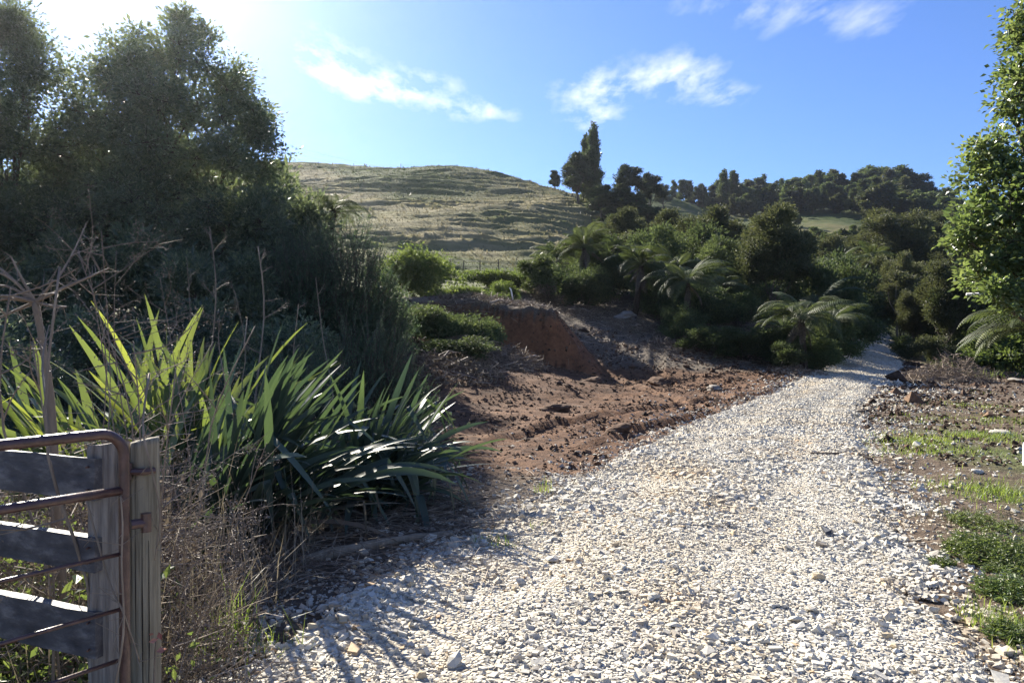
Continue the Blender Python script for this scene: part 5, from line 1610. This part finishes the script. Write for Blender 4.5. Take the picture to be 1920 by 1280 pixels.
for a in ((112, 500, 2.5, 168, 760, 'bent dead stalk with a hooked tip beside the forked one', .0085), (145, 470, 3.6, 200, 640, 'thin dead stalk leaning over the flax', .005), (162, 478, 3.8, 235, 640, 'second thin dead stalk leaning over the flax', .005), (190, 432, 4.0, 238, 640, 'tall thin stalk with pinkish seed heads', .005),
          (218, 470, 4.2, 250, 640, 'thin pinkish stalk beside the tall one', .004), (300, 520, 4.6, 330, 660, 'slender dead stalk in front of the dark shrub', .004), (393, 425, 8.0, 390, 660, 'straight pale stem in front of the large tree', .010), (484, 462, 8.0, 478, 680, 'straight thick pale stem by the drooping boughs', .013), (592, 520, 8.5, 612, 700, 'slanting pale stem left of the gorse', .008),
          (440, 545, 7.0, 430, 700, 'thin stem with few side shoots above the flax', .006), (560, 570, 7.5, 545, 700, 'brown stem with a dried seed head beside the gorse', .007), (350, 480, 8.2, 362, 640, 'faint grey stem in front of the dark trees', .006),
          (20, 540, 2.7, 60, 760, 'crooked dead stalk at the picture edge', .007), (250, 640, 3.0, 262, 830, 'short dead stalk rising behind the posts', .006), (330, 690, 3.2, 300, 860, 'dead stalk leaning right behind the round post', .006), (478, 612, 4.0, 330, 870, 'long arching dead branch with a brown seed head over the flax', .006),
          (400, 640, 4.2, 300, 850, 'arching dead branch above the round post', .005), (60, 640, 2.8, 100, 800, 'branching dead stalk above the gate rail', .006), (200, 620, 3.2, 215, 800, 'branching dead stalk above the old post', .006)):
    stalk(a[0], a[1], a[2], a[3], a[4], a[5], r=a[6], nb=8 if a[6] < .008 else 5, heads=.6 if a[6] < .006 else .25, br=.26 if a[2] < 7 else .12)
# brown seeding weeds right of the posts
for (px, py, Y, bx, by, lab) in ((385, 890, 3.4, 318, 1060, 'dry seeding weed leaning right of the round post'), (440, 960, 3.5, 330, 1120, 'brown seeding weed reaching towards the flax'), (470, 1045, 3.3, 330, 1180, 'long dry weed stems lying towards the gravel'), (410, 1100, 3.1, 330, 1240, 'fuzzy brown weed low beside the posts'), (350, 960, 3.2, 312, 1150, 'upright dry weed touching the round post'), (500, 830, 4.2, 380, 1000, 'dry weed spray in front of the large flax'), (440, 1180, 3.0, 340, 1270, 'low dry weed at the gravel edge')):
    stalk(px, py, Y, bx, by, lab, r=.0045, nb=8, heads=.9, br=.3, bend=.1)


def tangle(name, label, cat, px0, px1, Y0, Y1, z1, nst, nlf, lf_mat, ls=.035, dens=None, seed=1, tw=.35, parent=None, tint=.5):
    r = np.random.default_rng(seed)
    Y = r.uniform(Y0, Y1, nst); px = r.uniform(px0, px1, nst)
    x = (px - 960) / FPX * Y
    z = H(x, Y)
    A = np.stack((x, Y, z + np.abs(r.normal(0, .5, nst)) * z1 * .6), 1)
    d = unit(r.normal(size=(nst, 3)) * np.array((1, .8, .6)) + np.array((0.1, 0, .35)))
    B = A + d * (tw * r.uniform(.4, 1.3, (nst, 1)))
    B[:, 2] = np.clip(B[:, 2], z + .01, z + z1)
    t = empty(name, (x.mean(), Y.mean(), float(z.mean())), label, cat)
    org = np.array(t.location)
    mb = MB(); mb.sticks(A - org, B - org, .0028, .0012, np.clip(r.normal(.5, .25, nst), 0, 1), r.normal(0, .05, (nst, 3)) * tw)
    mb.build('twigs', M['twig'], t)['kind'] = 'stuff'
    if nlf:
        k = r.integers(0, nst, nlf); f = r.uniform(0, 1, (nlf, 1))
        c = A[k] * (1 - f) + B[k] * f + r.normal(0, .03, (nlf, 3)) - org
        l_ = ls * np.exp(r.normal(0, .35, nlf))
        mb = MB(); mb.leaves(c, r.normal(size=(nlf, 3)), r.normal(size=(nlf, 3)) + np.array((0, 0, .6)), l_, l_ * .55, np.clip(r.normal(tint, .2, nlf), 0, 1))
        mb.build('leaves', M[lf_mat], t)['kind'] = 'stuff'
    return t


tangle('weed_tangle', 'tangle of green weeds growing through the board fence', 'weeds', -260, 190, 2.75, 4.2, .75, 1300, 7000, 'weed', .035, seed=3)
tangle('weed_tangle', 'low green weeds at the foot of the old post', 'weeds', -200, 300, 1.95, 2.75, .42, 700, 4200, 'weed', .03, seed=4)
tangle('dry_tangle', 'dry brown tangle of stems above the boards', 'weeds', -260, 300, 3.2, 5.0, 1.1, 1700, 4000, 'dead_leaf', .028, seed=5, tw=.45)
tangle('dry_tangle', 'dry brown tangle between the round post and the flax', 'weeds', 290, 470, 2.9, 4.6, .42, 420, 1500, 'dead_leaf', .02, seed=6)
tangle('dry_tangle', 'dark dry thicket behind the posts under the flax', 'weeds', 160, 340, 4.2, 5.4, .9, 900, 1800, 'dead_leaf', .03, seed=7, tw=.5)
tangle('weed_tangle', 'dark undergrowth below the gorse and flax', 'weeds', 380, 800, 7.6, 10.5, .7, 1500, 9000, 'broadleaf', .05, seed=8, tw=.5)
tangle('weed_tangle', 'dark undergrowth under the big trees', 'weeds', -60, 560, 9.5, 14, 1.1, 1500, 12000, 'broadleaf', .07, seed=9, tw=.6)
tangle('dry_litter', 'dead flax leaves and stalks littering the ground by the flax', 'litter', 430, 940, 4.6, 7.4, .10, 900, 0, 'dead_flax', .09, seed=10, tw=.5)
# climbing stems on the posts
for (pts, lab) in (([(215, 1290, 2.33), (232, 1180, 2.32), (228, 1060, 2.32), (230, 985, 2.33), (226, 930, 2.33)], 'pale dry vine stem climbing the gate pipe'), ([(160, 930, 2.38), (205, 1090, 2.36), (232, 1150, 2.33), (262, 1240, 2.4)], 'thin dry vine crossing the old post'), ([(280, 700, 2.6), (268, 800, 2.48), (284, 880, 2.47), (300, 960, 2.5), (290, 1050, 2.5)], 'dry woody vine over the round post top')):
    pp = smooth_path([P(*a) for a in pts], 14); o_ = pp[0]
    mb = MB(); mb.tube(pp - o_, np.linspace(.004, .0025, 14), 6, .6)
    A = (pp - o_)[rng.integers(0, 14, 14)]; mb.sticks(A, A + rng.normal(0, .05, (14, 3)), .0015, .0008, .6)
    t = mb.build('dry_vine', M['stalk'], None, True); t.location = o_; tag(t, lab, 'vine', 'dry vines on the posts')
# red leaves by the post
t = empty('red_leaf_seedling', (P(293, 1240, 2.5)[0], 2.46, h1(P(293, 1240, 2.5)[0], 2.46)), 'seedling with pinkish red leaves at the foot of the round post', 'seedling')
o_ = np.array(t.location)
mb = MB(); mb.tube(smooth_path([np.zeros(3), P(290, 1240, 2.46) - o_, P(296, 1195, 2.46) - o_], 8), .003, 5); mb.build('stem', M['twig'], t)
for (px, py, L_) in ((303, 1218, .034), (288, 1200, .03), (300, 1192, .03), (284, 1188, .02)):
    mb = MB(); c = P(px, py, 2.44) - o_
    mb.leaves(c[None], rng.normal(size=(1, 3)) * .4 + np.array([[.7, 0, -.2]]), np.array([[.1, -.9, .4]]) + rng.normal(0, .2, (1, 3)), L_, L_ * .6, rng.uniform())
    mb.build('leaf', M['red_leaf'], t)

# ---------------------------------------------------------------- grass
def grass_tuft(px, py, label, n, Ln, R_, mat='grass', W=.006, lean=.5, Yfix=None):
    Y = Yfix or EYE * FPX / (py - 625.0)
    x = (px - 960) / FPX * Y; z = h1(x, Y)
    C = np.zeros((n, 3)); C[:, :2] = rng.normal(0, R_, (n, 2))
    mb = grass_blades(MB(), rng, C, Ln, W, lean)
    o = mb.build('grass_tuft', M[mat], None)
    o.location = (x, Y, z)
    return tag(o, label, 'grass', 'grass tufts beside the road')


grass_tuft(440, 1225, 'tall grass tuft beside the posts at the gravel edge', 90, .24, .05, W=.007, lean=.55)
grass_tuft(500, 1235, 'short grass tuft creeping onto the pale stones', 70, .12, .08)
grass_tuft(400, 1255, 'grass tuft between dry weeds and gravel', 60, .14, .07)
grass_tuft(915, 1030, 'small bright grass tuft on the left gravel edge', 60, .10, .06)
grass_tuft(962, 1030, 'tiny grass tuft right of the small bright one', 30, .07, .05)
grass_tuft(1020, 925, 'thin grass tuft in the shade at the road edge', 30, .10, .05)
grass_tuft(1005, 995, 'faint grass sprout among the left stones', 20, .06, .04)


def grass_patch(name, label, n, xf, yf, mat, Ln, W, lean=.55, keep=None):
    x = xf(n); y = yf(n)
    if keep is not None:
        k = keep(x, y); x, y = x[k], y[k]
    C = np.stack((x, y, H(x, y) - .01), 1)
    mb = grass_blades(MB(), rng, C, Ln, W, lean, np.clip(rng.normal(.5, .2, len(C)) + .2 * fbm(x, y, .8, 2, 7), 0, 1))
    o = mb.build(name, M[mat])
    return tag(o, label, 'grass', None, 'stuff')


def patch_at(px, py, rx, ry, n, label, Ln=.07, W=.006, mat='grass', hmin=625.0):
    Y = EYE * FPX / (py - hmin); x0 = (px - 960) / FPX * Y
    return grass_patch('grass', label, n, lambda m: x0 + rng.normal(0, rx, m), lambda m: Y + rng.normal(0, ry, m), mat, Ln, W, .6,
                       lambda x, y: (fbm(x, y, .35, 3, 17) > -.25) & (road_d(x, y) > 1.03))


patch_at(1745, 828, .42, .35, 2600, 'bright yellow green grass strip on the right verge')
patch_at(1840, 820, .42, .3, 2200, 'bright grass right of the sunlit strip')
patch_at(1900, 925, .35, .35, 2200, 'green grass at the right edge beside pale stones')
patch_at(1860, 790, .9, .6, 2200, 'thin grass below the dark clods')
patch_at(1730, 850, .5, .2, 900, 'short grass along the stony verge')
patch_at(1910, 1190, .14, .2, 900, 'green grass at the lower right corner', .07)
patch_at(1850, 980, .3, .3, 900, 'brownish grass above the green weeds', .06, .005, 'dry_grass')
patch_at(1820, 760, .6, .6, 900, 'sparse grass among the clods')
grass_patch('grass', 'shaded long grass beyond the brush pile', 12000, lambda m: rng.uniform(17, 34, m), lambda m: rng.uniform(27, 42, m), 'grass', .22, .02, .5, lambda x, y: (x > road_mid(y)[0] + 2.6) & (fbm(x, y, 1.5, 3, 18) > -.3))
grass_patch('grass', 'rough grass and weeds behind the fence', 9000, lambda m: rng.uniform(-6, -1.9, m), lambda m: rng.uniform(2.2, 7, m), 'grass', .16, .008, .6, lambda x, y: x < -1.3 - .0 * y)
grass_patch('grass', 'thin scattered grass and dry blades over the right verge', 7000, lambda m: rng.uniform(2.5, 14, m), lambda m: 4 + 18 * rng.uniform(size=m) ** 1.2, 'grass', .055, .006, .7, lambda x, y: (road_d(x, y) > 1.12) & (x > road_mid(y)[0]) & (fbm(x, y, 1.1, 4, 19) > .05))
grass_patch('grass', 'dead brown grass blades over the right verge', 6000, lambda m: rng.uniform(2.5, 14, m), lambda m: 4 + 18 * rng.uniform(size=m) ** 1.2, 'dead_flax', .06, .004, 1.0, lambda x, y: (road_d(x, y) > 1.1) & (x > road_mid(y)[0]))
grass_patch('straw_grass', 'pale dead straw grass standing around the fence and posts', 3600, lambda m: rng.uniform(-5.2, -1.35, m), lambda m: rng.uniform(2.75, 5.6, m), 'dead_flax', .5, .006, .55, lambda x, y: (x < -1.15 - .1 * (y - 3)) & (fbm(x, y, .6, 3, 23) > -.35))
# leafy weeds at the right edge
def weeds(label, px, py, rx, ry, n, h, ls=.035, seed=0):
    r = np.random.default_rng(seed)
    Y0 = EYE * FPX / (py - 625.0); x0 = (px - 960) / FPX * Y0
    t = empty('leafy_weed', (x0, Y0, h1(x0, Y0)), label, 'weeds', 'leafy weeds on the right verge')
    o_ = np.array(t.location)
    a = r.uniform(0, 6.28, n); q = np.sqrt(r.uniform(0, 1, n)); x = x0 + rx * q * np.cos(a); y = Y0 + ry * q * np.sin(a)
    A = np.stack((x, y, H(x, y)), 1); hh_ = h * (1.1 - q ** 2 * .7) * np.exp(r.normal(0, .3, n))
    B = A + np.stack((r.normal(0, .04, n), r.normal(0, .04, n), hh_), 1)
    mb = MB(); mb.sticks(A - o_, B - o_, .0025, .0012, .3); mb.build('stems', M['weed'], t)['kind'] = 'stuff'
    m = 9
    f = np.tile(np.linspace(.15, 1, m), n); k = np.repeat(np.arange(n), m)
    ang = np.tile(np.arange(m) * 2.4, n) + np.repeat(r.uniform(0, 6, n), m)
    d = np.stack((np.cos(ang), np.sin(ang), r.normal(.35, .25, n * m)), 1)
    l_ = ls * (1.25 - .6 * f) * np.exp(r.normal(0, .2, n * m))
    c = A[k] * (1 - f[:, None]) + B[k] * f[:, None] + unit(d) * l_[:, None] * .5 - o_
    mb = MB(); mb.leaves(c, d, np.tile((0, 0, 1.), (n * m, 1)) + r.normal(0, .3, (n * m, 3)), l_, l_ * .45, np.clip(r.normal(.5, .18, n * m), 0, 1))
    mb.build('leaves', M['weed'], t)['kind'] = 'stuff'


weeds('clump of leafy green weeds at the right picture edge', 1880, 1050, .33, .42, 330, .13, .04, 1)
weeds('lower leafy green weeds beside the pale stones', 1900, 1115, .2, .2, 150, .11, .036, 2)
weeds('small weed cushion between gravel and leafy clump', 1770, 1062, .07, .07, 40, .06, .028, 3)
weeds('leafy weeds behind the big clump', 1840, 985, .22, .3, 110, .07, .034, 4)
weeds('weed patch in the lower right corner', 1905, 1200, .13, .12, 90, .07, .03, 5)

# grass over the pasture: tufts that catch the light along every terrace
n = 56000
Y = 50 + 105 * rng.uniform(0, 1, n) ** 0.85
x = rng.uniform(-.62, .16, n) * Y
k = (hill_bush(x, Y) < .3)
x, Y = x[k], Y[k]
sc_ = 0.07 + .0011 * Y
C = np.stack((x, Y, H(x, Y) - .03), 1)
dr = hill_dry(x, Y)
mb = MB(); m_ = len(C)
a = rng.uniform(0, 6.283, m_); hd = np.stack((np.cos(a), np.sin(a), np.zeros(m_)), 1)
L_ = sc_ * np.exp(rng.normal(0, .4, m_)) * .75
e1 = C + hd * (L_ * .35)[:, None]; e2 = C - hd * (L_ * .35)[:, None]
tp = C + np.stack((rng.normal(0, .25, m_) * L_, rng.normal(0, .25, m_) * L_, L_), 1)
V = np.stack((e1, e2, tp + hd * (L_ * .12)[:, None], tp - hd * (L_ * .2)[:, None]), 1).reshape(-1, 3)
b = (np.arange(m_) * 4)[:, None]
mb.add(V, None, b + np.array([[0, 1, 3, 2]]), np.repeat(np.clip(dr * .75 + .1 + rng.normal(0, .14, m_), 0, 1), 4))
tag(mb.build('hill_grass', M['dry_grass']), 'dry and green pasture grass covering the hillside', 'grass', None, 'stuff')

# ---------------------------------------------------------------- brush piles, logs, litter
def stick_pile(px, Y, R_, Hh, n, label, name='brush_pile', ry=None, r0=.012, tw=.6, leafs=0, seed=0, nb=10):
    r = np.random.default_rng(seed)
    x, y, z = ground_of(px, Y)
    t = empty(name, (x, y, z), label, 'brush pile', 'brush piles')
    def put_(n, r0, tw, name, kind):
        q = np.sqrt(r.uniform(0, 1, n)); a = r.uniform(0, 6.28, n)
        c = np.stack((R_ * q * np.cos(a), (ry or R_) * q * np.sin(a), np.zeros(n)), 1)
        c[:, 2] = r.uniform(.0, 1, n) * Hh * (1.05 - q ** 1.6) + H(x + c[:, 0], y + c[:, 1]) - z
        d = unit(r.normal(size=(n, 3)) * np.array((1, .8, .38)) + np.array((0, 0, .1)))
        l_ = tw * r.uniform(.35, 1.2, (n, 1))
        tn = np.clip(r.normal(.5, .28, n), 0, 1); rad = r0 * np.exp(r.normal(0, .4, n)); bd = r.normal(0, .09, (n, 3)) * tw
        if kind:
            mb = MB(); mb.sticks(c - d * l_ / 2, c + d * l_ / 2, rad, rad * .5, tn, bd); mb.build(name, M['twig'], t)['kind'] = 'stuff'
        else:
            for i in range(n):
                mb = MB(); p = smooth_path([c[i] - d[i] * l_[i] / 2, c[i] + bd[i], c[i] + d[i] * l_[i] / 2], 6)
                mb.tube(p, np.linspace(rad[i], rad[i] * .5, 6), 6, tn[i]); mb.build(name, M['twig'], t, True)
    put_(n, r0 * .5, tw, 'twigs', True)
    put_(nb, r0 * 1.6, tw * 1.6, 'branch', False)
    if leafs:
        q = np.sqrt(r.uniform(0, 1, leafs)); a = r.uniform(0, 6.28, leafs)
        c = np.stack((R_ * q * np.cos(a), (ry or R_) * q * np.sin(a), np.zeros(leafs)), 1); c[:, 2] = r.uniform(0, 1, leafs) * Hh * (1.05 - q ** 1.6) + H(x + c[:, 0], y + c[:, 1]) - z
        mb = MB(); mb.leaves(c, r.normal(size=(leafs, 3)), r.normal(size=(leafs, 3)), .1, .04, np.clip(r.normal(.5, .25, leafs), 0, 1)); mb.build('dead_leaves', M['dead_leaf'], t)['kind'] = 'stuff'
    return t


stick_pile(1785, 26.0, 1.35, 1.0, 900, 'heap of bare brown branches right of the road', ry=1.1, seed=1, nb=26, leafs=700)
stick_pile(1725, 25.5, .8, .45, 220, 'low spill of branches left of the big heap', seed=2, nb=8, leafs=200)
stick_pile(1865, 28.0, .9, .3, 160, 'thin scatter of branches right of the big heap', seed=22, nb=6)
stick_pile(965, 23.3, 1.1, .55, 420, 'uprooted shrub with pale roots in front of the earth cut', ry=.7, seed=3, nb=16, leafs=1200)
stick_pile(905, 21.8, 1.4, .6, 620, 'grey dead brush at the dark foot of the bank', seed=4, nb=12, leafs=1800)
stick_pile(850, 19.0, 1.3, .5, 400, 'shaded dead brush on the bank below the gorse', seed=5, nb=10, leafs=900)
stick_pile(1412, 37.5, 1.0, .75, 420, 'reddish brown brush heap below the many stemmed tea tree', seed=6, nb=6, leafs=1600)
stick_pile(1100, 35, 1.5, .35, 420, 'grey debris of branches on the slope behind the mound', seed=7, nb=14, leafs=600)
stick_pile(1185, 33, 1.2, .3, 320, 'roots and branches below the shaggy fern', seed=8, nb=12, leafs=500)
stick_pile(1250, 30.3, 1.0, .25, 260, 'torn branches at the foot of the earth lump', seed=9, nb=10, leafs=300)
stick_pile(1380, 31.5, 1.6, .2, 320, 'scattered branches on the brown slope', seed=10, nb=10, leafs=600)
stick_pile(900, 27.5, 1.6, .22, 520, 'dry brown litter on top of the mound', seed=11, nb=6, leafs=1500)
stick_pile(990, 27.4, 1.2, .2, 420, 'dry litter along the brow of the cut', seed=12, nb=5, leafs=1200)
stick_pile(1500, 26.2, 1.0, .25, 200, 'twigs along the foot of the shaded slope', seed=13, nb=5, leafs=200)
# twigs and chips lying over the slope and the verges
def ground_litter(label, n, xf, yf, ln, r0, keep=None, mat='twig'):
    x = xf(n); y = yf(n)
    if keep is not None: k = keep(x, y); x, y = x[k], y[k]
    n = len(x); a = rng.uniform(0, 6.28, n); l_ = ln * np.exp(rng.normal(0, .5, n))
    dx = np.cos(a) * l_ / 2; dy = np.sin(a) * l_ / 2
    mb = MB(); mb.sticks(np.stack((x - dx, y - dy, H(x - dx, y - dy) + .01), 1), np.stack((x + dx, y + dy, H(x + dx, y + dy) + .015 + np.abs(rng.normal(0, .04, n)) * l_), 1), r0, r0 * .5, np.clip(rng.normal(.55, .3, n), 0, 1), rng.normal(0, .04, (n, 3)) * ln)
    return tag(mb.build('ground_litter', M[mat]), label, 'litter', None, 'stuff')


ground_litter('twigs and roots strewn over the grey debris slope', 4200, lambda m: rng.uniform(1.5, 13, m), lambda m: rng.uniform(28, 38, m), .28, .010, lambda x, y: (x < road_mid(y)[0] - 2.2) & (m_litter(x, y) + .4 * fbm(x, y, 1, 2, 3) > .4))
ground_litter('small twigs on the bare earth', 1100, lambda m: rng.uniform(-3, 9, m), lambda m: 8 + 20 * rng.uniform(size=m), .16, .004, lambda x, y: soil_mask(x, y) > .4)
ground_litter('twigs and root bits on the right verge', 1500, lambda m: rng.uniform(3, 17, m), lambda m: 6 + 20 * rng.uniform(size=m), .13, .004, lambda x, y: (x > road_mid(y)[0] + road_mid(y)[1] * 1.1))
ground_litter('dead stalks lying between flax and gravel', 700, lambda m: rng.uniform(-3.0, 1.0, m), lambda m: 3.6 + 5 * rng.uniform(size=m), .32, .0035, lambda x, y: (x < road_mid(y)[0] - road_mid(y)[1] * 1.02), 'stalk')


def log_at(pts, r, label, name='log', mat='pale_bark', z=None, cat='log', k=8):
    pp = []
    for (px, py) in pts:
        Y = EYE * FPX / (py - 625.0); x = (px - 960) / FPX * Y
        pp.append((x, Y, max(h1(x, Y), float(road_z(np.array([x]), np.array([Y]))[0]) if road_d(x, Y) < 1.05 else -9) + r * .6))
    pp = smooth_path(pp, 12); o_ = pp[0].copy()
    rad = r * (1 + .14 * rng.normal(size=12)); rad[-1] *= .6; rad[0] *= .7
    mb = MB(); mb.tube(pp - o_, rad, k, .6)
    o = mb.build(name, M[mat], None, True); o.location = o_
    return tag(o, label, cat, 'wood lying on the ground')


log_at([(560, 1062), (660, 1040), (760, 1018), (850, 1008)], .035, 'pale stripped log along the gravel below the flax')
log_at([(470, 1068), (560, 1052), (690, 1035)], .02, 'thin dark branch beside the stripped log', 'branch', 'bark')
log_at([(690, 985), (790, 962), (905, 940)], .014, 'long dead flax stalk lying under the second flax', 'branch', 'stalk')
log_at([(1520, 858), (1560, 860), (1600, 858), (1640, 864)], .018, 'brown stick lying across the gravel', 'stick', 'bark', cat='stick')
log_at([(1590, 782), (1640, 768)], .02, 'dark root on the right verge', 'branch', 'bark')
o_ = P(1546, 1012, 1); Y = EYE * FPX / (1012 - 625.0)
# dark offcut on the gravel
pp = [(1542, 1003), (1560, 1018)]
A = [np.array(((px - 960) / FPX * (EYE * FPX / (py - 625.0)), EYE * FPX / (py - 625.0), 0)) for px, py in pp]
cx_ = (A[0] + A[1]) / 2; an = math.atan2(*(A[1] - A[0])[[1, 0]])
mb = MB(); V = np.array([(sx * .065 * (1 - .2 * (sz > 0) * (sx > 0)), sy * .02, sz * .011 + .006 * sx * sy) for sz in (-1, 1) for sy in (-1, 1) for sx in (-1, 1)])
mb.add(V, None, [(0, 2, 3, 1), (4, 5, 7, 6), (0, 1, 5, 4), (2, 6, 7, 3), (0, 4, 6, 2), (1, 3, 7, 5)])
o = mb.build('dark_offcut', M['dark_plastic']); o.location = (cx_[0], cx_[1], float(road_z(cx_[:1], cx_[1:2])[0]) + .028); o.rotation_euler = (.12, .1, an)
tag(o, 'small dark slate coloured offcut lying on the gravel', 'offcut')
# pale boulder by the shaggy fern, rock by the slope, white rocks
def boulder(px, Y, s, label, sc=(1.3, 1, .7), dz=0.0, mat='rock'):
    V = ICO_V.copy()
    T = ICO_T
    for it in range(2):
        nv = list(map(tuple, V)); T2 = []; md = {}
        def mid(a, b):
            k_ = (min(a, b), max(a, b))
            if k_ not in md: p = (np.array(nv[a]) + np.array(nv[b])) / 2; md[k_] = len(nv); nv.append(tuple(p / np.linalg.norm(p)))
            return md[k_]
        for (a, b, c) in T:
            ab, bc, ca = mid(a, b), mid(b, c), mid(c, a); T2 += [(a, ab, ca), (ab, b, bc), (ca, bc, c), (ab, bc, ca)]
        V = np.array(nv); T = np.array(T2)
    nz_ = fbm(V[:, 0] * 2 + px, V[:, 1] * 2 + V[:, 2] * 3, 1.0, 3, int(px)) * .2
    V = V * (1 + nz_[:, None]) * np.array(sc) * s
    V = np.sign(V) * np.abs(V) ** .92
    o = MB().add(V, T, None, .5).build('boulder', M[mat])
    x, y, z = ground_of(px, Y); o.location = (x, y, z + s * .3 + dz); o.rotation_euler = (.2, .1, px)
    return tag(o, label, 'boulder', 'loose boulders')


boulder(1172, 34.0, .36, 'pale flat boulder left of the shaggy fern trunk')
boulder(1340, 22.5, .17, 'grey rock in the rough soil beside the road', (1.7, 1, .6))
boulder(1878, 11.8, .07, 'white stone right of the bright grass', (1.8, 1, .6), 0, 'stone')
boulder(1835, 8.6, .035, 'small pale stone on the right verge', (1.8, 1, .6), 0, 'stone')
boulder(1905, 25.5, .2, 'flat grey slab by the shaded grass', (2.2, 1, .35))
for (px, py, Y, r_, lab) in ((1040, 770, 15.5, .20, 'dark lump of torn turf on the red earth'), (1160, 812, 12.2, .14, 'dark soil lump near the road'), (1110, 725, 21.5, .22, 'dark clod heap in front of the cut'), (1230, 705, 25, .25, 'dark turf lump on the scraped slope')):
    b_ = boulder(px, Y, r_, lab, (1.7, 1, .5), -.03, 'clod'); b_.name = 'turf_lump'; b_['category'] = 'soil lump'; b_['group'] = 'soil lumps on the earth'
# white stick on the mound
x, y, z = ground_of(963, 28.5)
mb = MB(); mb.tube([(0, 0, -.1), (-.05, 0, .25), (-.10, 0, .5), (-.16, 0, .58)], [.03, .028, .03, .02], 6, .95); mb.build('split_stick', M['white_paint']); o = bpy.data.objects['split_stick']; o.location = (x, y, z); tag(o, 'pale broken stick standing up on the mound', 'stick')
# pale pole through the leafy tree and white peg at the edge
a_, b_ = P(1812, 552, 15.0), P(1990, 549, 14.6)
mb = MB(); mb.tube([np.zeros(3), (b_ - a_) * .5 + (0, 0, .01), b_ - a_], [.03, .03, .03], 8, .7); mb.tube([b_ - a_ + (-.05, .04, .05), np.array((b_[0] - a_[0] - .05, b_[1] - a_[1] + .04, h1(b_[0], b_[1]) - a_[2] - .2))], [.05, .05], 8, .5)
o = mb.build('barrier_pole', M['white_paint'], None, True); o.location = a_; tag(o, 'pale horizontal pole crossing behind the leafy branches', 'pole')
x, y = (1923 - 960) / FPX * 9.0, 9.0
mb = MB(); mb.box((0, 0, .10), (.035, .035, .30)); mb.box((0, 0, .26), (.028, .028, .03)); o = mb.build('marker_peg', M['white_paint']); o.location = (x, y, h1(x, y)); tag(o, 'white marker peg cut by the right edge', 'peg')

# ---------------------------------------------------------------- far fences, pole, wires
def wire_fence(pts, label, hgt=1.15, wires=3, r_=.06):
    base = []
    for (px, Y) in pts:
        x = (px - 960) / FPX * Y; base.append((x, Y, h1(x, Y)))
    o_ = np.array(base[0])
    t = empty('wire_fence', o_, label, 'fence', 'pasture fences')
    for b in base:
        mb = MB(); b = np.array(b) - o_; ln = rng.normal(0, .05, 2)
        mb.tube([b - (0, 0, .3), b + (ln[0] * .5, ln[1] * .5, hgt * .5), b + (ln[0], ln[1], hgt * rng.uniform(.85, 1.15))], [r_, r_ * .95, r_ * .85], 7, .4); mb.build('post', M['bark'], t)
    for w in range(wires):
        mb = MB(); mb.tube([np.array(b) - o_ + (0, 0, hgt * (.35 + .27 * w)) for b in base], .009, 4, .5); mb.build('wire', M['wire'], t)
    return t


wire_fence([(440, 149), (521, 149), (529, 149), (598, 146), (665, 141), (752, 134), (835, 130), (905, 126), (985, 121)], 'wire fence with leaning posts running over the hill crest', 1.1, 3, .05)
wire_fence([(700, 57), (730, 57), (765, 56.5), (800, 56), (845, 55), (868, 55), (900, 54), (935, 53.5), (985, 53)], 'wire fence along the foot of the pasture', 1.0, 3, .04)
x, y, z = ground_of(1216, 150)
zt = P(1216, 322, 150)[2]
pole = empty('power_pole', (x, y, z), 'old wooden power pole standing among the ridge pines', 'power pole')
mb = MB(); mb.tube([(0, 0, -.5), (0, 0, (zt - z) * .5), (0, 0, zt - z)], [.2, .18, .15], 8); mb.build('pole', M['old_wood'], pole)
mb = MB(); mb.box((0, 0, zt - z - .6), (1.8, .12, .14)); mb.build('crossarm', M['old_wood'], pole)
for dx in (-.75, .75):
    mb = MB(); mb.tube([(dx, 0, zt - z - .53), (dx, 0, zt - z - .32)], [.05, .035], 6); mb.build('insulator', M['white_paint'], pole)
for dx, lab in ((-.75, 'upper faint power line across the sky'), (.75, 'lower faint power line across the sky')):
    a_ = np.array((x + dx, y, zt - .3)); b_ = P(430, 236 if dx < 0 else 252, 138)
    f = np.linspace(0, 1, 24)[:, None]; pp = a_ * (1 - f) + b_ * f; pp[:, 2] -= 5.0 * (4 * f * (1 - f))[:, 0]
    mb = MB(); mb.tube(pp - a_, .012, 4, .5); o = mb.build('power_line', M['wire']); o.location = a_; tag(o, lab, 'wire', 'power lines')

# ---------------------------------------------------------------- the air
hz_m, hz_nt, hz_out = newmat('thin_haze')
pv = nd(hz_nt, 'ShaderNodeVolumePrincipled', i_Density=0.00016, i_Anisotropy=0.82)
pv.inputs['Color'].default_value = (0.86, 0.92, 1.0, 1)
hz_nt.links.new(pv.outputs[0], hz_out.inputs['Volume'])
mb = MB(); mb.box((40, 190, 42.0), (960, 560, 90.0))
tag(mb.build('haze', hz_m), 'thin bright haze over the whole valley', 'haze', None, 'stuff')
